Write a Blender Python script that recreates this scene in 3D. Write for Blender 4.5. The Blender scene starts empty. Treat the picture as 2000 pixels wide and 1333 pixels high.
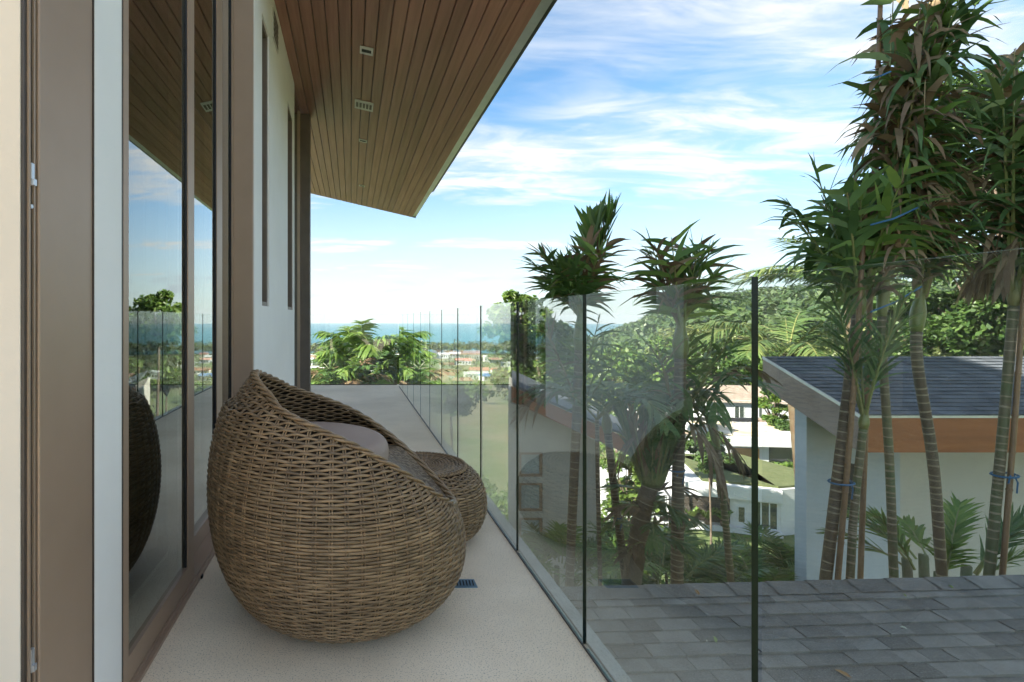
import bpy, math, random
import numpy as np
from mathutils import Vector, Matrix
random.seed(7); np.random.seed(7)
R = math.radians
S = bpy.context.scene
COL = S.collection

# ---------------------------------------------------------------- camera, sky, sun, exposure
EYE = 1.0
VX, VY, F = 686.0, 624.0, 1000.0          # vanishing point and focal length in photo pixels (2000 x 1333)
cam = bpy.data.cameras.new('camera'); camo = bpy.data.objects.new('camera', cam); COL.objects.link(camo)
cam.sensor_width = 36; cam.lens = 18; cam.clip_start = 0.05; cam.clip_end = 30000
cam.shift_x = (1000 - VX) / 2000; cam.shift_y = -(666.5 - VY) / 2000
camo.location = (0, 0, EYE); camo.rotation_euler = (R(90), 0, 0)
S.camera = camo
SUN_EL, SUN_AZ = R(33), R(252)            # azimuth clockwise from +Y: behind and to the left of the camera
W = bpy.data.worlds.new('World'); S.world = W; W.use_nodes = True
def build_world():
    nt = W.node_tree; N = nt.nodes; L = nt.links; N.clear()
    out = N.new('ShaderNodeOutputWorld'); bg = N.new('ShaderNodeBackground'); bg.inputs[1].default_value = 0.15
    sky = N.new('ShaderNodeTexSky'); sky.sky_type = 'NISHITA'; sky.sun_disc = False
    sky.sun_elevation = SUN_EL; sky.sun_rotation = SUN_AZ; sky.air_density = 1.0; sky.dust_density = 0.6; sky.ozone_density = 2.5
    def math_(op, a, b=None, clamp=False):
        n = N.new('ShaderNodeMath'); n.operation = op; n.use_clamp = clamp
        for i, v in enumerate((a, b)):
            if v is None: continue
            if isinstance(v, (int, float)): n.inputs[i].default_value = v
            else: L.new(v, n.inputs[i])
        return n.outputs[0]
    tc = N.new('ShaderNodeTexCoord'); sp = N.new('ShaderNodeSeparateXYZ'); L.new(tc.outputs['Generated'], sp.inputs[0])
    zz = math_('ADD', math_('MAXIMUM', sp.outputs[2], 0.0), 0.10)
    cx = math_('DIVIDE', sp.outputs[0], zz); cy = math_('DIVIDE', sp.outputs[1], zz)
    cb = N.new('ShaderNodeCombineXYZ'); L.new(cx, cb.inputs[0]); L.new(cy, cb.inputs[1])
    def cloud(scale, loc, det, rough, lo, hi, dist=0.0):
        mp = N.new('ShaderNodeMapping'); mp.inputs['Scale'].default_value = scale; mp.inputs['Location'].default_value = loc
        mp.inputs['Rotation'].default_value = (0, 0, R(8)); L.new(cb.outputs[0], mp.inputs[0])
        n = N.new('ShaderNodeTexNoise'); n.inputs['Scale'].default_value = 1; n.inputs['Detail'].default_value = det
        n.inputs['Roughness'].default_value = rough; n.inputs['Distortion'].default_value = dist; L.new(mp.outputs[0], n.inputs[0])
        r = N.new('ShaderNodeMapRange'); r.interpolation_type = 'SMOOTHSTEP'; r.inputs[1].default_value = lo; r.inputs[2].default_value = hi
        L.new(n.outputs[0], r.inputs[0]); return r.outputs[0]
    big = cloud((0.34, 1.05, 1), (3.3, 1.9, 0), 4, 0.5, 0.36, 0.64, 0.3)
    fine = cloud((2.2, 5.0, 1), (0.4, 2.0, 0), 8, 0.62, 0.36, 0.72, 0.8)
    wisp = cloud((0.55, 3.6, 1), (7.1, 4.2, 0), 6, 0.6, 0.47, 0.70, 0.4)
    mask = math_('ADD', math_('MULTIPLY', big, math_('ADD', math_('MULTIPLY', fine, 0.75), 0.28)), math_('MULTIPLY', wisp, 0.38), True)
    # pale band of thin cloud near the horizon
    hz = N.new('ShaderNodeMapRange'); hz.interpolation_type = 'SMOOTHSTEP'
    hz.inputs[1].default_value = 0.36; hz.inputs[2].default_value = 0.0; hz.inputs[3].default_value = 0.0; hz.inputs[4].default_value = 0.68
    L.new(sp.outputs[2], hz.inputs[0])
    mask = math_('MAXIMUM', math_('MULTIPLY', mask, 0.92), hz.outputs[0])
    # small grey cumulus low over the sea
    lowc = N.new('ShaderNodeMapping'); lowc.inputs['Scale'].default_value = (9, 9, 34); lowc.inputs['Location'].default_value = (1.3, 2.2, 0.4)
    L.new(tc.outputs['Generated'], lowc.inputs[0])
    ln = N.new('ShaderNodeTexNoise'); ln.inputs['Scale'].default_value = 1.25; ln.inputs['Detail'].default_value = 6; L.new(lowc.outputs[0], ln.inputs[0])
    lr = N.new('ShaderNodeMapRange'); lr.interpolation_type = 'SMOOTHSTEP'; lr.inputs[1].default_value = 0.55; lr.inputs[2].default_value = 0.68; L.new(ln.outputs[0], lr.inputs[0])
    lb = N.new('ShaderNodeMapRange'); lb.inputs[1].default_value = 0.015; lb.inputs[2].default_value = 0.04; L.new(sp.outputs[2], lb.inputs[0])
    lb2 = N.new('ShaderNodeMapRange'); lb2.inputs[1].default_value = 0.15; lb2.inputs[2].default_value = 0.09; L.new(sp.outputs[2], lb2.inputs[0])
    low = math_('MULTIPLY', math_('MULTIPLY', lr.outputs[0], lb.outputs[0]), lb2.outputs[0])
    tint = N.new('ShaderNodeMix'); tint.data_type = 'RGBA'; tint.blend_type = 'MULTIPLY'; tint.inputs[0].default_value = 1
    L.new(sky.outputs[0], tint.inputs[6]); tint.inputs[7].default_value = (0.175, 0.285, 0.32, 1)
    mix = N.new('ShaderNodeMix'); mix.data_type = 'RGBA'; L.new(mask, mix.inputs[0]); L.new(tint.outputs[2], mix.inputs[6])
    mix.inputs[7].default_value = (1.50, 1.48, 1.42, 1)
    mix2 = N.new('ShaderNodeMix'); mix2.data_type = 'RGBA'; L.new(math_('MULTIPLY', low, 0.75), mix2.inputs[0]); L.new(mix.outputs[2], mix2.inputs[6])
    mix2.inputs[7].default_value = (1.05, 1.18, 1.28, 1)
    L.new(mix2.outputs[2], bg.inputs[0]); L.new(bg.outputs[0], out.inputs[0])
build_world()
sun = bpy.data.lights.new('sun', 'SUN'); suno = bpy.data.objects.new('sun', sun); COL.objects.link(suno)
sun.energy = 3.6; sun.angle = R(0.5); sun.color = (1, 0.92, 0.80)
sd = Vector((math.sin(SUN_AZ) * math.cos(SUN_EL), math.cos(SUN_AZ) * math.cos(SUN_EL), math.sin(SUN_EL)))
suno.rotation_euler = sd.to_track_quat('Z', 'Y').to_euler(); suno.location = (0, 0, 30)
S.view_settings.view_transform = 'Standard'; S.view_settings.look = 'None'; S.view_settings.exposure = 2.45; S.view_settings.gamma = 1
S.view_settings.use_curve_mapping = False
S.render.engine = 'CYCLES'
S.cycles.max_bounces = 8; S.cycles.transparent_max_bounces = 16; S.cycles.glossy_bounces = 4; S.cycles.diffuse_bounces = 4; S.cycles.use_adaptive_sampling = True; S.cycles.adaptive_threshold = 0.03; S.cycles.volume_bounces = 0
S.cycles.use_denoising = True; S.cycles.sample_clamp_indirect = 8

# ---------------------------------------------------------------- helpers
def P(px, py, d):                          # photo pixel + depth in metres -> point
    return Vector(((px - VX) / F * d, d, EYE + (VY - py) / F * d))
def ZP(py, d): return EYE + (VY - py) / F * d
def XP(px, d): return (px - VX) / F * d
ORG = {}                                    # object -> world origin of its thing
def tag(o, label=None, cat=None, group=None, kind=None):
    if label: o['label'] = label
    if cat: o['category'] = cat
    if group: o['group'] = group
    if kind: o['kind'] = kind
    return o
def thing(name, label, cat, loc=(0, 0, 0), group=None, kind=None):
    o = bpy.data.objects.new(name, None); COL.objects.link(o); o.location = loc; o.empty_display_size = 0.1
    ORG[o] = Vector(loc); return tag(o, label, cat, group, kind)
class MB:
    def __init__(s): s.v = []; s.f = []; s.m = []
    def add(s, vs, fs, mi=0):
        b = len(s.v); s.v += [tuple(v) for v in vs]; s.f += [tuple(b + i for i in f) for f in fs]; s.m += [mi] * len(fs); return s
    def box(s, x0, x1, y0, y1, z0, z1, mi=0, M=None):
        vs = [Vector((x, y, z)) for z in (z0, z1) for y in (y0, y1) for x in (x0, x1)]
        if M is not None: vs = [M @ v for v in vs]
        return s.add(vs, [(0, 2, 3, 1), (4, 5, 7, 6), (0, 1, 5, 4), (2, 6, 7, 3), (0, 4, 6, 2), (1, 3, 7, 5)], mi)
    def prism(s, poly, off, mi=0, M=None):  # polygon of 3-D points extruded by vector off
        n = len(poly); vs = [Vector(p) for p in poly] + [Vector(p) + Vector(off) for p in poly]
        if M is not None: vs = [M @ v for v in vs]
        fs = [tuple(range(n))[::-1], tuple(range(n, 2 * n))] + [(i, (i + 1) % n, n + (i + 1) % n, n + i) for i in range(n)]
        return s.add(vs, fs, mi)
    def tube(s, pts, rad, n=8, mi=0, cap=True, flat=1.0):
        pts = [Vector(p) for p in pts]; k = len(pts)
        rad = [rad] * k if isinstance(rad, (int, float)) else rad
        vs = []; ref = Vector((0.31, 0.95, 0.1))
        for i, p in enumerate(pts):
            t = (pts[min(i + 1, k - 1)] - pts[max(i - 1, 0)]); t = t.normalized() if t.length > 1e-9 else Vector((0, 0, 1))
            a = t.cross(ref)
            if a.length < 1e-3: a = t.cross(Vector((1, 0, 0)))
            a.normalize(); b = a.cross(t)
            for j in range(n):
                q = 2 * math.pi * j / n; vs.append(p + (a * math.cos(q) + b * (math.sin(q) * flat)) * rad[i])
        fs = [(i * n + j, i * n + (j + 1) % n, (i + 1) * n + (j + 1) % n, (i + 1) * n + j) for i in range(k - 1) for j in range(n)]
        if cap: fs += [tuple(range(n))[::-1], tuple((k - 1) * n + j for j in range(n))]
        return s.add(vs, fs, mi)
    def lathe(s, prof, c, n=32, mi=0):       # prof: (r, z) list
        vs = []; k = len(prof)
        for r, z in prof:
            for j in range(n):
                q = 2 * math.pi * j / n; vs.append((c[0] + r * math.cos(q), c[1] + r * math.sin(q), c[2] + z))
        fs = [(i * n + j, i * n + (j + 1) % n, (i + 1) * n + (j + 1) % n, (i + 1) * n + j) for i in range(k - 1) for j in range(n)]
        fs += [tuple(range(n))[::-1], tuple((k - 1) * n + j for j in range(n))]
        return s.add(vs, fs, mi)
    def build(s, name, mats, parent=None, smooth=False, bevel=0.0, origin=None):
        me = bpy.data.meshes.new(name); o = bpy.data.objects.new(name, me); COL.objects.link(o)
        v = np.array(s.v, dtype=float)
        if parent is not None:
            org = ORG[parent]; o.parent = parent
        else:
            org = Vector(origin) if origin is not None else Vector(((v[:, 0].min() + v[:, 0].max()) / 2, (v[:, 1].min() + v[:, 1].max()) / 2, v[:, 2].min()))
            o.location = org
        ORG[o] = Vector(org)
        me.from_pydata((v - np.array(org)).tolist(), [], s.f)
        for m in (mats if isinstance(mats, (list, tuple)) else [mats]): me.materials.append(m)
        me.polygons.foreach_set('material_index', s.m)
        if smooth: me.polygons.foreach_set('use_smooth', [True] * len(s.f))
        if bevel:
            b = o.modifiers.new('bevel', 'BEVEL'); b.width = bevel; b.segments = 2; b.limit_method = 'ANGLE'
        me.update(); return o
def quads(name, V, mats, parent=None, mi=None, smooth=False, origin=(0, 0, 0)):
    """V: (n,4,3) array of free quads."""
    n = len(V); me = bpy.data.meshes.new(name); o = bpy.data.objects.new(name, me); COL.objects.link(o)
    if parent is not None: o.parent = parent; org = ORG[parent]
    else: org = Vector(origin); o.location = org
    ORG[o] = Vector(org)
    co = (V.reshape(-1, 3) - np.array(org)).astype(np.float32)
    me.vertices.add(n * 4); me.vertices.foreach_set('co', co.ravel())
    me.loops.add(n * 4); me.loops.foreach_set('vertex_index', np.arange(n * 4, dtype=np.int32))
    me.polygons.add(n); me.polygons.foreach_set('loop_start', np.arange(0, n * 4, 4, dtype=np.int32))
    for m in (mats if isinstance(mats, (list, tuple)) else [mats]): me.materials.append(m)
    if mi is not None: me.polygons.foreach_set('material_index', np.asarray(mi, dtype=np.int32))
    me.update(calc_edges=True); return o
def grid(name, V, mats, parent=None, smooth=True, wrap=False, origin=None):
    """V: (a,b,3) array of grid points."""
    a, b = V.shape[:2]; m = MB(); m.v = [tuple(p) for p in V.reshape(-1, 3)]
    for i in range(a - 1):
        for j in range(b if wrap else b - 1):
            j2 = (j + 1) % b; m.f.append((i * b + j, i * b + j2, (i + 1) * b + j2, (i + 1) * b + j))
    m.m = [0] * len(m.f); return m.build(name, mats, parent, smooth=smooth, origin=origin)

# ---------------------------------------------------------------- materials
MATS = {}
def new_mat(name):
    m = bpy.data.materials.new(name); m.use_nodes = True; N = m.node_tree.nodes; N.clear()
    MATS[name] = m; return m, N, m.node_tree.links
def mat(name, c1, c2=None, rough=0.6, scale=6.0, det=4, stretch=(1, 1, 1), metal=0.0, spec=0.5, bump=0.0, bscale=40.0, bstretch=None,
        lo=0.35, hi=0.65, objrand=0.0, isle=0.0, coat=0.0, speck=None, roughvar=0.0):
    m, N, L = new_mat(name)
    out = N.new('ShaderNodeOutputMaterial'); b = N.new('ShaderNodeBsdfPrincipled'); L.new(b.outputs[0], out.inputs[0])
    b.inputs['Roughness'].default_value = rough; b.inputs['Metallic'].default_value = metal
    b.inputs['Specular IOR Level'].default_value = spec; b.inputs['Coat Weight'].default_value = coat
    tc = N.new('ShaderNodeTexCoord'); mp = N.new('ShaderNodeMapping'); mp.inputs['Scale'].default_value = stretch; L.new(tc.outputs['Object'], mp.inputs[0])
    vec = mp.outputs[0]
    if objrand:
        oi = N.new('ShaderNodeObjectInfo'); va = N.new('ShaderNodeVectorMath'); va.operation = 'MULTIPLY_ADD'
        va.inputs[1].default_value = (1, 1, 1); L.new(vec, va.inputs[0])
        cx = N.new('ShaderNodeMath'); cx.operation = 'MULTIPLY'; cx.inputs[1].default_value = 37; L.new(oi.outputs['Random'], cx.inputs[0]); L.new(cx.outputs[0], va.inputs[2])
        vec = va.outputs[0]
    n = N.new('ShaderNodeTexNoise'); n.inputs['Scale'].default_value = scale; n.inputs['Detail'].default_value = det; n.inputs['Roughness'].default_value = 0.6; L.new(vec, n.inputs[0])
    r = N.new('ShaderNodeMapRange'); r.inputs[1].default_value = lo; r.inputs[2].default_value = hi; L.new(n.outputs[0], r.inputs[0])
    mx = N.new('ShaderNodeMix'); mx.data_type = 'RGBA'; L.new(r.outputs[0], mx.inputs[0])
    if c2 is None: c2 = tuple(x * 0.8 for x in c1)
    mx.inputs[6].default_value = (*c1, 1); mx.inputs[7].default_value = (*c2, 1); col = mx.outputs[2]
    def scale_by(src, amt):
        rr = N.new('ShaderNodeMapRange'); rr.inputs[3].default_value = 1 - amt; rr.inputs[4].default_value = 1 + amt; L.new(src, rr.inputs[0])
        h = N.new('ShaderNodeHueSaturation'); L.new(rr.outputs[0], h.inputs['Value']); return h
    if objrand:
        h = scale_by(oi.outputs['Random'], objrand); L.new(col, h.inputs['Color']); col = h.outputs[0]
    if isle:
        g = N.new('ShaderNodeNewGeometry'); h = scale_by(g.outputs['Random Per Island'], isle); L.new(col, h.inputs['Color']); col = h.outputs[0]
    if speck:                                # (scale, colour, amount low, high)
        v = N.new('ShaderNodeTexNoise'); v.inputs['Scale'].default_value = speck[0]; v.inputs['Detail'].default_value = 2; L.new(tc.outputs['Object'], v.inputs[0])
        rr = N.new('ShaderNodeMapRange'); rr.inputs[1].default_value = speck[2]; rr.inputs[2].default_value = speck[3]; L.new(v.outputs[0], rr.inputs[0])
        m2 = N.new('ShaderNodeMix'); m2.data_type = 'RGBA'; L.new(rr.outputs[0], m2.inputs[0]); L.new(col, m2.inputs[6]); m2.inputs[7].default_value = (*speck[1], 1); col = m2.outputs[2]
    L.new(col, b.inputs['Base Color'])
    if roughvar:
        rr = N.new('ShaderNodeMapRange'); rr.inputs[3].default_value = rough - roughvar; rr.inputs[4].default_value = rough + roughvar; L.new(n.outputs[0], rr.inputs[0]); L.new(rr.outputs[0], b.inputs['Roughness'])
    if bump:
        n2 = N.new('ShaderNodeTexNoise'); n2.inputs['Scale'].default_value = bscale; n2.inputs['Detail'].default_value = 3
        if bstretch:
            mp2 = N.new('ShaderNodeMapping'); mp2.inputs['Scale'].default_value = bstretch; L.new(tc.outputs['Object'], mp2.inputs[0]); L.new(mp2.outputs[0], n2.inputs[0])
        else: L.new(vec, n2.inputs[0])
        bp = N.new('ShaderNodeBump'); bp.inputs['Strength'].default_value = bump; bp.inputs['Distance'].default_value = 0.01; L.new(n2.outputs[0], bp.inputs['Height']); L.new(bp.outputs[0], b.inputs['Normal'])
    return m
def leaf_mat(name, cols, rough=0.45, trans=0.3, var=0.25):
    m, N, L = new_mat(name)
    out = N.new('ShaderNodeOutputMaterial'); b = N.new('ShaderNodeBsdfPrincipled'); t = N.new('ShaderNodeBsdfTranslucent'); ms = N.new('ShaderNodeMixShader')
    g = N.new('ShaderNodeNewGeometry'); cr = N.new('ShaderNodeValToRGB'); e = cr.color_ramp.elements
    while len(e) < len(cols): e.new(0.5)
    for i, c in enumerate(cols): e[i].position = i / max(1, len(cols) - 1); e[i].color = (*c, 1)
    L.new(g.outputs['Random Per Island'], cr.inputs[0])
    tc = N.new('ShaderNodeTexCoord'); n = N.new('ShaderNodeTexNoise'); n.inputs['Scale'].default_value = 3; n.inputs['Detail'].default_value = 3; L.new(tc.outputs['Object'], n.inputs[0])
    rr = N.new('ShaderNodeMapRange'); rr.inputs[1].default_value = 0.3; rr.inputs[2].default_value = 0.7; rr.inputs[3].default_value = 1 - var; rr.inputs[4].default_value = 1 + var; L.new(n.outputs[0], rr.inputs[0])
    h = N.new('ShaderNodeHueSaturation'); L.new(rr.outputs[0], h.inputs['Value']); L.new(cr.outputs[0], h.inputs['Color'])
    L.new(h.outputs[0], b.inputs['Base Color']); L.new(h.outputs[0], t.inputs[0]); b.inputs['Roughness'].default_value = rough; b.inputs['Specular IOR Level'].default_value = 0.4
    ms.inputs[0].default_value = trans; L.new(b.outputs[0], ms.inputs[1]); L.new(t.outputs[0], ms.inputs[2]); L.new(ms.outputs[0], out.inputs[0]); return m
def glass_mat(name, tint, ior, k=2.0, rough=0.0, dirt=0.0, extra=0.0):
    """Pane of two faces: straight-through view plus a mirror coat whose strength follows the angle (both faces counted on the outer one)."""
    m, N, L = new_mat(name)
    out = N.new('ShaderNodeOutputMaterial'); tr = N.new('ShaderNodeBsdfTransparent'); gl = N.new('ShaderNodeBsdfGlossy'); ms = N.new('ShaderNodeMixShader')
    tr.inputs[0].default_value = (*tint, 1); gl.inputs['Roughness'].default_value = rough; gl.inputs[0].default_value = (0.95, 1, 0.98, 1)
    fr = N.new('ShaderNodeFresnel'); fr.inputs[0].default_value = ior
    g = N.new('ShaderNodeNewGeometry')
    a = N.new('ShaderNodeMath'); a.operation = 'MULTIPLY_ADD'; a.inputs[1].default_value = k; a.inputs[2].default_value = extra; a.use_clamp = True; L.new(fr.outputs[0], a.inputs[0])
    inv = N.new('ShaderNodeMath'); inv.operation = 'SUBTRACT'; inv.inputs[0].default_value = 1; L.new(g.outputs['Backfacing'], inv.inputs[1])
    f = N.new('ShaderNodeMath'); f.operation = 'MULTIPLY'; L.new(a.outputs[0], f.inputs[0]); L.new(inv.outputs[0], f.inputs[1])
    L.new(f.outputs[0], ms.inputs[0]); L.new(tr.outputs[0], ms.inputs[1]); L.new(gl.outputs[0], ms.inputs[2]); sh = ms.outputs[0]
    if dirt:
        df = N.new('ShaderNodeBsdfDiffuse'); df.inputs[0].default_value = (0.6, 0.62, 0.6, 1); m2 = N.new('ShaderNodeMixShader')
        tc = N.new('ShaderNodeTexCoord'); n = N.new('ShaderNodeTexNoise'); n.inputs['Scale'].default_value = 2.5; n.inputs['Detail'].default_value = 6; L.new(tc.outputs['Object'], n.inputs[0])
        rr = N.new('ShaderNodeMapRange'); rr.inputs[1].default_value = 0.35; rr.inputs[2].default_value = 0.75; rr.inputs[3].default_value = dirt * 0.3; rr.inputs[4].default_value = dirt; L.new(n.outputs[0], rr.inputs[0])
        L.new(rr.outputs[0], m2.inputs[0]); L.new(sh, m2.inputs[1]); L.new(df.outputs[0], m2.inputs[2]); sh = m2.outputs[0]
    L.new(sh, out.inputs[0]); return m

floor_m = mat('terrazzo_floor', (0.93, 0.775, 0.59), (0.74, 0.595, 0.43), rough=0.55, scale=1.3, det=7, bump=0.12, bscale=300, speck=(230, (0.36, 0.29, 0.22), 0.56, 0.70))
ledge_m = mat('concrete_ledge', (0.42, 0.43, 0.40), (0.30, 0.31, 0.29), rough=0.8, scale=9, bump=0.2, bscale=160, speck=(180, (0.2, 0.2, 0.19), 0.56, 0.66))
alu_m = mat('bronze_aluminium', (0.42, 0.295, 0.21), (0.385, 0.27, 0.19), rough=0.42, scale=3, metal=0.25, speck=(420, (0.33, 0.28, 0.23), 0.64, 0.72))
aludark_m = mat('dark_bronze', (0.085, 0.066, 0.052), rough=0.45, metal=0.2)
black_m = mat('black_rubber', (0.012, 0.012, 0.013), rough=0.6)
wall_m = mat('white_render', (0.88, 0.85, 0.81), (0.82, 0.79, 0.755), rough=0.75, scale=1.4, det=6, bump=0.06, bscale=120)
cream_m = mat('cream_plaster', (0.78, 0.68, 0.565), (0.745, 0.65, 0.535), rough=0.8, scale=2, bump=0.04, bscale=150)
plank_m = mat('soffit_timber', (0.36, 0.175, 0.125), (0.26, 0.12, 0.083), rough=0.42, scale=2.2, det=8, stretch=(14, 0.55, 14), objrand=0.16, bump=0.06, bscale=3, bstretch=(60, 2, 60), roughvar=0.1)
metal_m = mat('brushed_metal', (0.66, 0.68, 0.70), (0.55, 0.57, 0.6), rough=0.35, metal=0.7, scale=5)
grille_m = mat('white_grille', (0.62, 0.60, 0.55), rough=0.5)
gutter_m = mat('gutter_paint', (0.035, 0.038, 0.042), rough=0.4)
wick_m = mat('woven_cane', (0.285, 0.182, 0.095), (0.175, 0.108, 0.054), rough=0.42, scale=22, det=3, isle=0.28, objrand=0.0, spec=0.5, bump=0.1, bscale=120)
wickdark_m = mat('cane_shadow_lining', (0.035, 0.022, 0.012), rough=0.8)  # dark backing against see-through; shade between the canes put into its colour
cush_m = mat('mauve_cushion', (0.38, 0.285, 0.23), (0.35, 0.26, 0.21), rough=0.8, scale=3, bump=0.12, bscale=260)
shing_m = mat('grey_shingle', (0.195, 0.19, 0.172), (0.125, 0.122, 0.11), rough=0.9, scale=7, det=5, objrand=0.36, bump=0.5, bscale=220, speck=(240, (0.32, 0.32, 0.31), 0.54, 0.72))
shing2_m = mat('grey_shingle_courses', (0.115, 0.128, 0.145), (0.07, 0.078, 0.09), rough=0.85, scale=3, det=4, isle=0.2, bump=0.3, bscale=90)
orange_m = mat('orange_stained_fascia', (0.35, 0.112, 0.032), (0.26, 0.08, 0.022), rough=0.5, scale=2, det=6, stretch=(0.6, 6, 6))
fasciag_m = mat('weathered_fascia', (0.33, 0.255, 0.215), (0.25, 0.185, 0.15), rough=0.6, scale=3, det=5)
trunk_m = None
bamboo_m = mat('bamboo_pole', (0.27, 0.155, 0.075), (0.17, 0.095, 0.045), rough=0.45, scale=5, stretch=(4, 4, 0.7))
string_m = mat('blue_twine', (0.03, 0.13, 0.27), rough=0.6)
bark_m = mat('tree_bark', (0.16, 0.12, 0.085), (0.09, 0.07, 0.05), rough=0.9, scale=12, stretch=(1, 1, 0.3), bump=0.4, bscale=30)
shaft_m = mat('green_crownshaft', (0.16, 0.21, 0.055), (0.22, 0.19, 0.07), rough=0.4, scale=3, stretch=(3, 3, 0.5))
def ring_mat(name, green, brown, ring):
    m, N, L = new_mat(name)
    out = N.new('ShaderNodeOutputMaterial'); b = N.new('ShaderNodeBsdfPrincipled'); L.new(b.outputs[0], out.inputs[0]); b.inputs['Roughness'].default_value = 0.6
    tc = N.new('ShaderNodeTexCoord'); n = N.new('ShaderNodeTexNoise'); n.inputs['Scale'].default_value = 3.5; n.inputs['Detail'].default_value = 5; L.new(tc.outputs['Object'], n.inputs[0])
    mx = N.new('ShaderNodeMix'); mx.data_type = 'RGBA'; mx.inputs[6].default_value = (*green, 1); mx.inputs[7].default_value = (*brown, 1)
    rr = N.new('ShaderNodeMapRange'); rr.inputs[1].default_value = 0.4; rr.inputs[2].default_value = 0.6; L.new(n.outputs[0], rr.inputs[0]); L.new(rr.outputs[0], mx.inputs[0])
    n2 = N.new('ShaderNodeTexNoise'); n2.inputs['Scale'].default_value = 60; n2.inputs['Detail'].default_value = 3; L.new(tc.outputs['Object'], n2.inputs[0])
    h = N.new('ShaderNodeHueSaturation'); r3 = N.new('ShaderNodeMapRange'); r3.inputs[3].default_value = 0.7; r3.inputs[4].default_value = 1.3; L.new(n2.outputs[0], r3.inputs[0]); L.new(r3.outputs[0], h.inputs['Value']); L.new(mx.outputs[2], h.inputs['Color'])
    L.new(h.outputs[0], b.inputs['Base Color']); return m
trunkA = ring_mat('palm_trunk_green', (0.095, 0.115, 0.04), (0.135, 0.105, 0.055), 0)
trunkB = ring_mat('palm_trunk_brown', (0.13, 0.10, 0.06), (0.10, 0.065, 0.035), 0)
scar_m = mat('leaf_scar_ring', (0.34, 0.28, 0.19), (0.25, 0.20, 0.12), rough=0.8, scale=20)
frond_g = leaf_mat('palm_leaf_green', [(0.060, 0.120, 0.036), (0.10, 0.18, 0.05), (0.08, 0.15, 0.042), (0.19, 0.25, 0.08)], trans=0.22)
frond_b = leaf_mat('palm_leaf_dry', [(0.21, 0.14, 0.075), (0.14, 0.09, 0.05), (0.33, 0.25, 0.14), (0.11, 0.07, 0.04)], trans=0.15, rough=0.7)
frond_y = leaf_mat('palm_leaf_bright', [(0.14, 0.23, 0.045), (0.085, 0.17, 0.035), (0.22, 0.31, 0.065), (0.11, 0.20, 0.04)], trans=0.35)
coco_m = leaf_mat('coconut_leaf', [(0.06, 0.11, 0.034), (0.09, 0.15, 0.045), (0.16, 0.20, 0.065)], trans=0.25)
leaf1 = leaf_mat('broad_leaf_bright', [(0.055, 0.115, 0.022), (0.10, 0.175, 0.030), (0.15, 0.215, 0.038)], trans=0.35)
leaf2 = leaf_mat('broad_leaf_dark', [(0.035, 0.075, 0.018), (0.055, 0.105, 0.024), (0.085, 0.14, 0.032)], trans=0.3)
leaf3 = leaf_mat('broad_leaf_olive', [(0.085, 0.11, 0.035), (0.12, 0.15, 0.042), (0.17, 0.185, 0.06)], trans=0.3)
leaf4 = leaf_mat('far_wood_leaf', [(0.040, 0.075, 0.024), (0.060, 0.100, 0.030), (0.085, 0.125, 0.038)], trans=0.2)
ground_m = mat('hillside_ground', (0.085, 0.125, 0.035), (0.16, 0.145, 0.07), rough=0.95, scale=0.02, det=8, lo=0.42, hi=0.62)
sea_m = mat('sea_water', (0.005, 0.100, 0.130), (0.010, 0.135, 0.165), rough=0.35, scale=0.004, det=6, stretch=(0.4, 1.6, 1), spec=0.25, bump=0.4, bscale=0.05)
lawn_m = mat('roof_lawn', (0.105, 0.12, 0.045), (0.075, 0.095, 0.03), rough=0.95, scale=2.5)
sand_m = mat('stained_roof_screed', (0.52, 0.40, 0.24), (0.68, 0.62, 0.52), rough=0.9, scale=0.7, det=5)
villa_m = mat('white_villa_wall', (0.58, 0.585, 0.59), (0.50, 0.505, 0.51), rough=0.8, scale=0.6)
siding_m = mat('white_siding_shade_blue', (0.50, 0.54, 0.57), (0.45, 0.49, 0.52), rough=0.7, scale=2)  # white wall; the blue of its shade is put into the colour
recess_m = mat('beige_recess_wall', (0.60, 0.57, 0.50), (0.55, 0.52, 0.46), rough=0.8, scale=2)
tile_m = mat('brown_grey_tiles', (0.36, 0.29, 0.235), (0.28, 0.225, 0.18), rough=0.85, scale=2.5, isle=0.12)
tile2_m = mat('dark_brown_tiles', (0.22, 0.165, 0.125), (0.30, 0.24, 0.18), rough=0.9, scale=1.2, isle=0.12)
tileo_m = mat('orange_tiles', (0.62, 0.17, 0.035), (0.5, 0.13, 0.03), rough=0.7, scale=2, isle=0.1)
red_m = mat('red_roof', (0.36, 0.15, 0.10), (0.28, 0.12, 0.085), rough=0.85, scale=0.3)
pinkroof_m = mat('faded_red_roof', (0.42, 0.25, 0.19), (0.36, 0.2, 0.15), rough=0.85, scale=0.3)
greyroof_m = mat('pale_grey_roof', (0.55, 0.56, 0.57), (0.45, 0.46, 0.47), rough=0.7, scale=0.3)
blue_m = mat('blue_roof', (0.12, 0.25, 0.5), rough=0.6)
dglass_m = mat('dark_window_glass', (0.05, 0.065, 0.06), rough=0.06, spec=0.9)
woodpanel_m = mat('golden_wood_panel', (0.44, 0.25, 0.095), (0.35, 0.19, 0.07), rough=0.6, scale=3, stretch=(1, 1, 12))
darkwood_shade_m = mat('dark_timber_and_shade', (0.045, 0.037, 0.03), (0.07, 0.06, 0.05), rough=0.7, scale=3, stretch=(1, 1, 10))
pot_m = mat('clay_pot', (0.20, 0.13, 0.09), (0.14, 0.09, 0.065), rough=0.8, scale=4)
railglass_m = glass_mat('railing_glass', (0.970, 0.988, 0.980), 1.52, k=2.15, dirt=0.03)
railedge_m = mat('glass_edge', (0.004, 0.011, 0.010), rough=0.2, spec=0.3)
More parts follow.
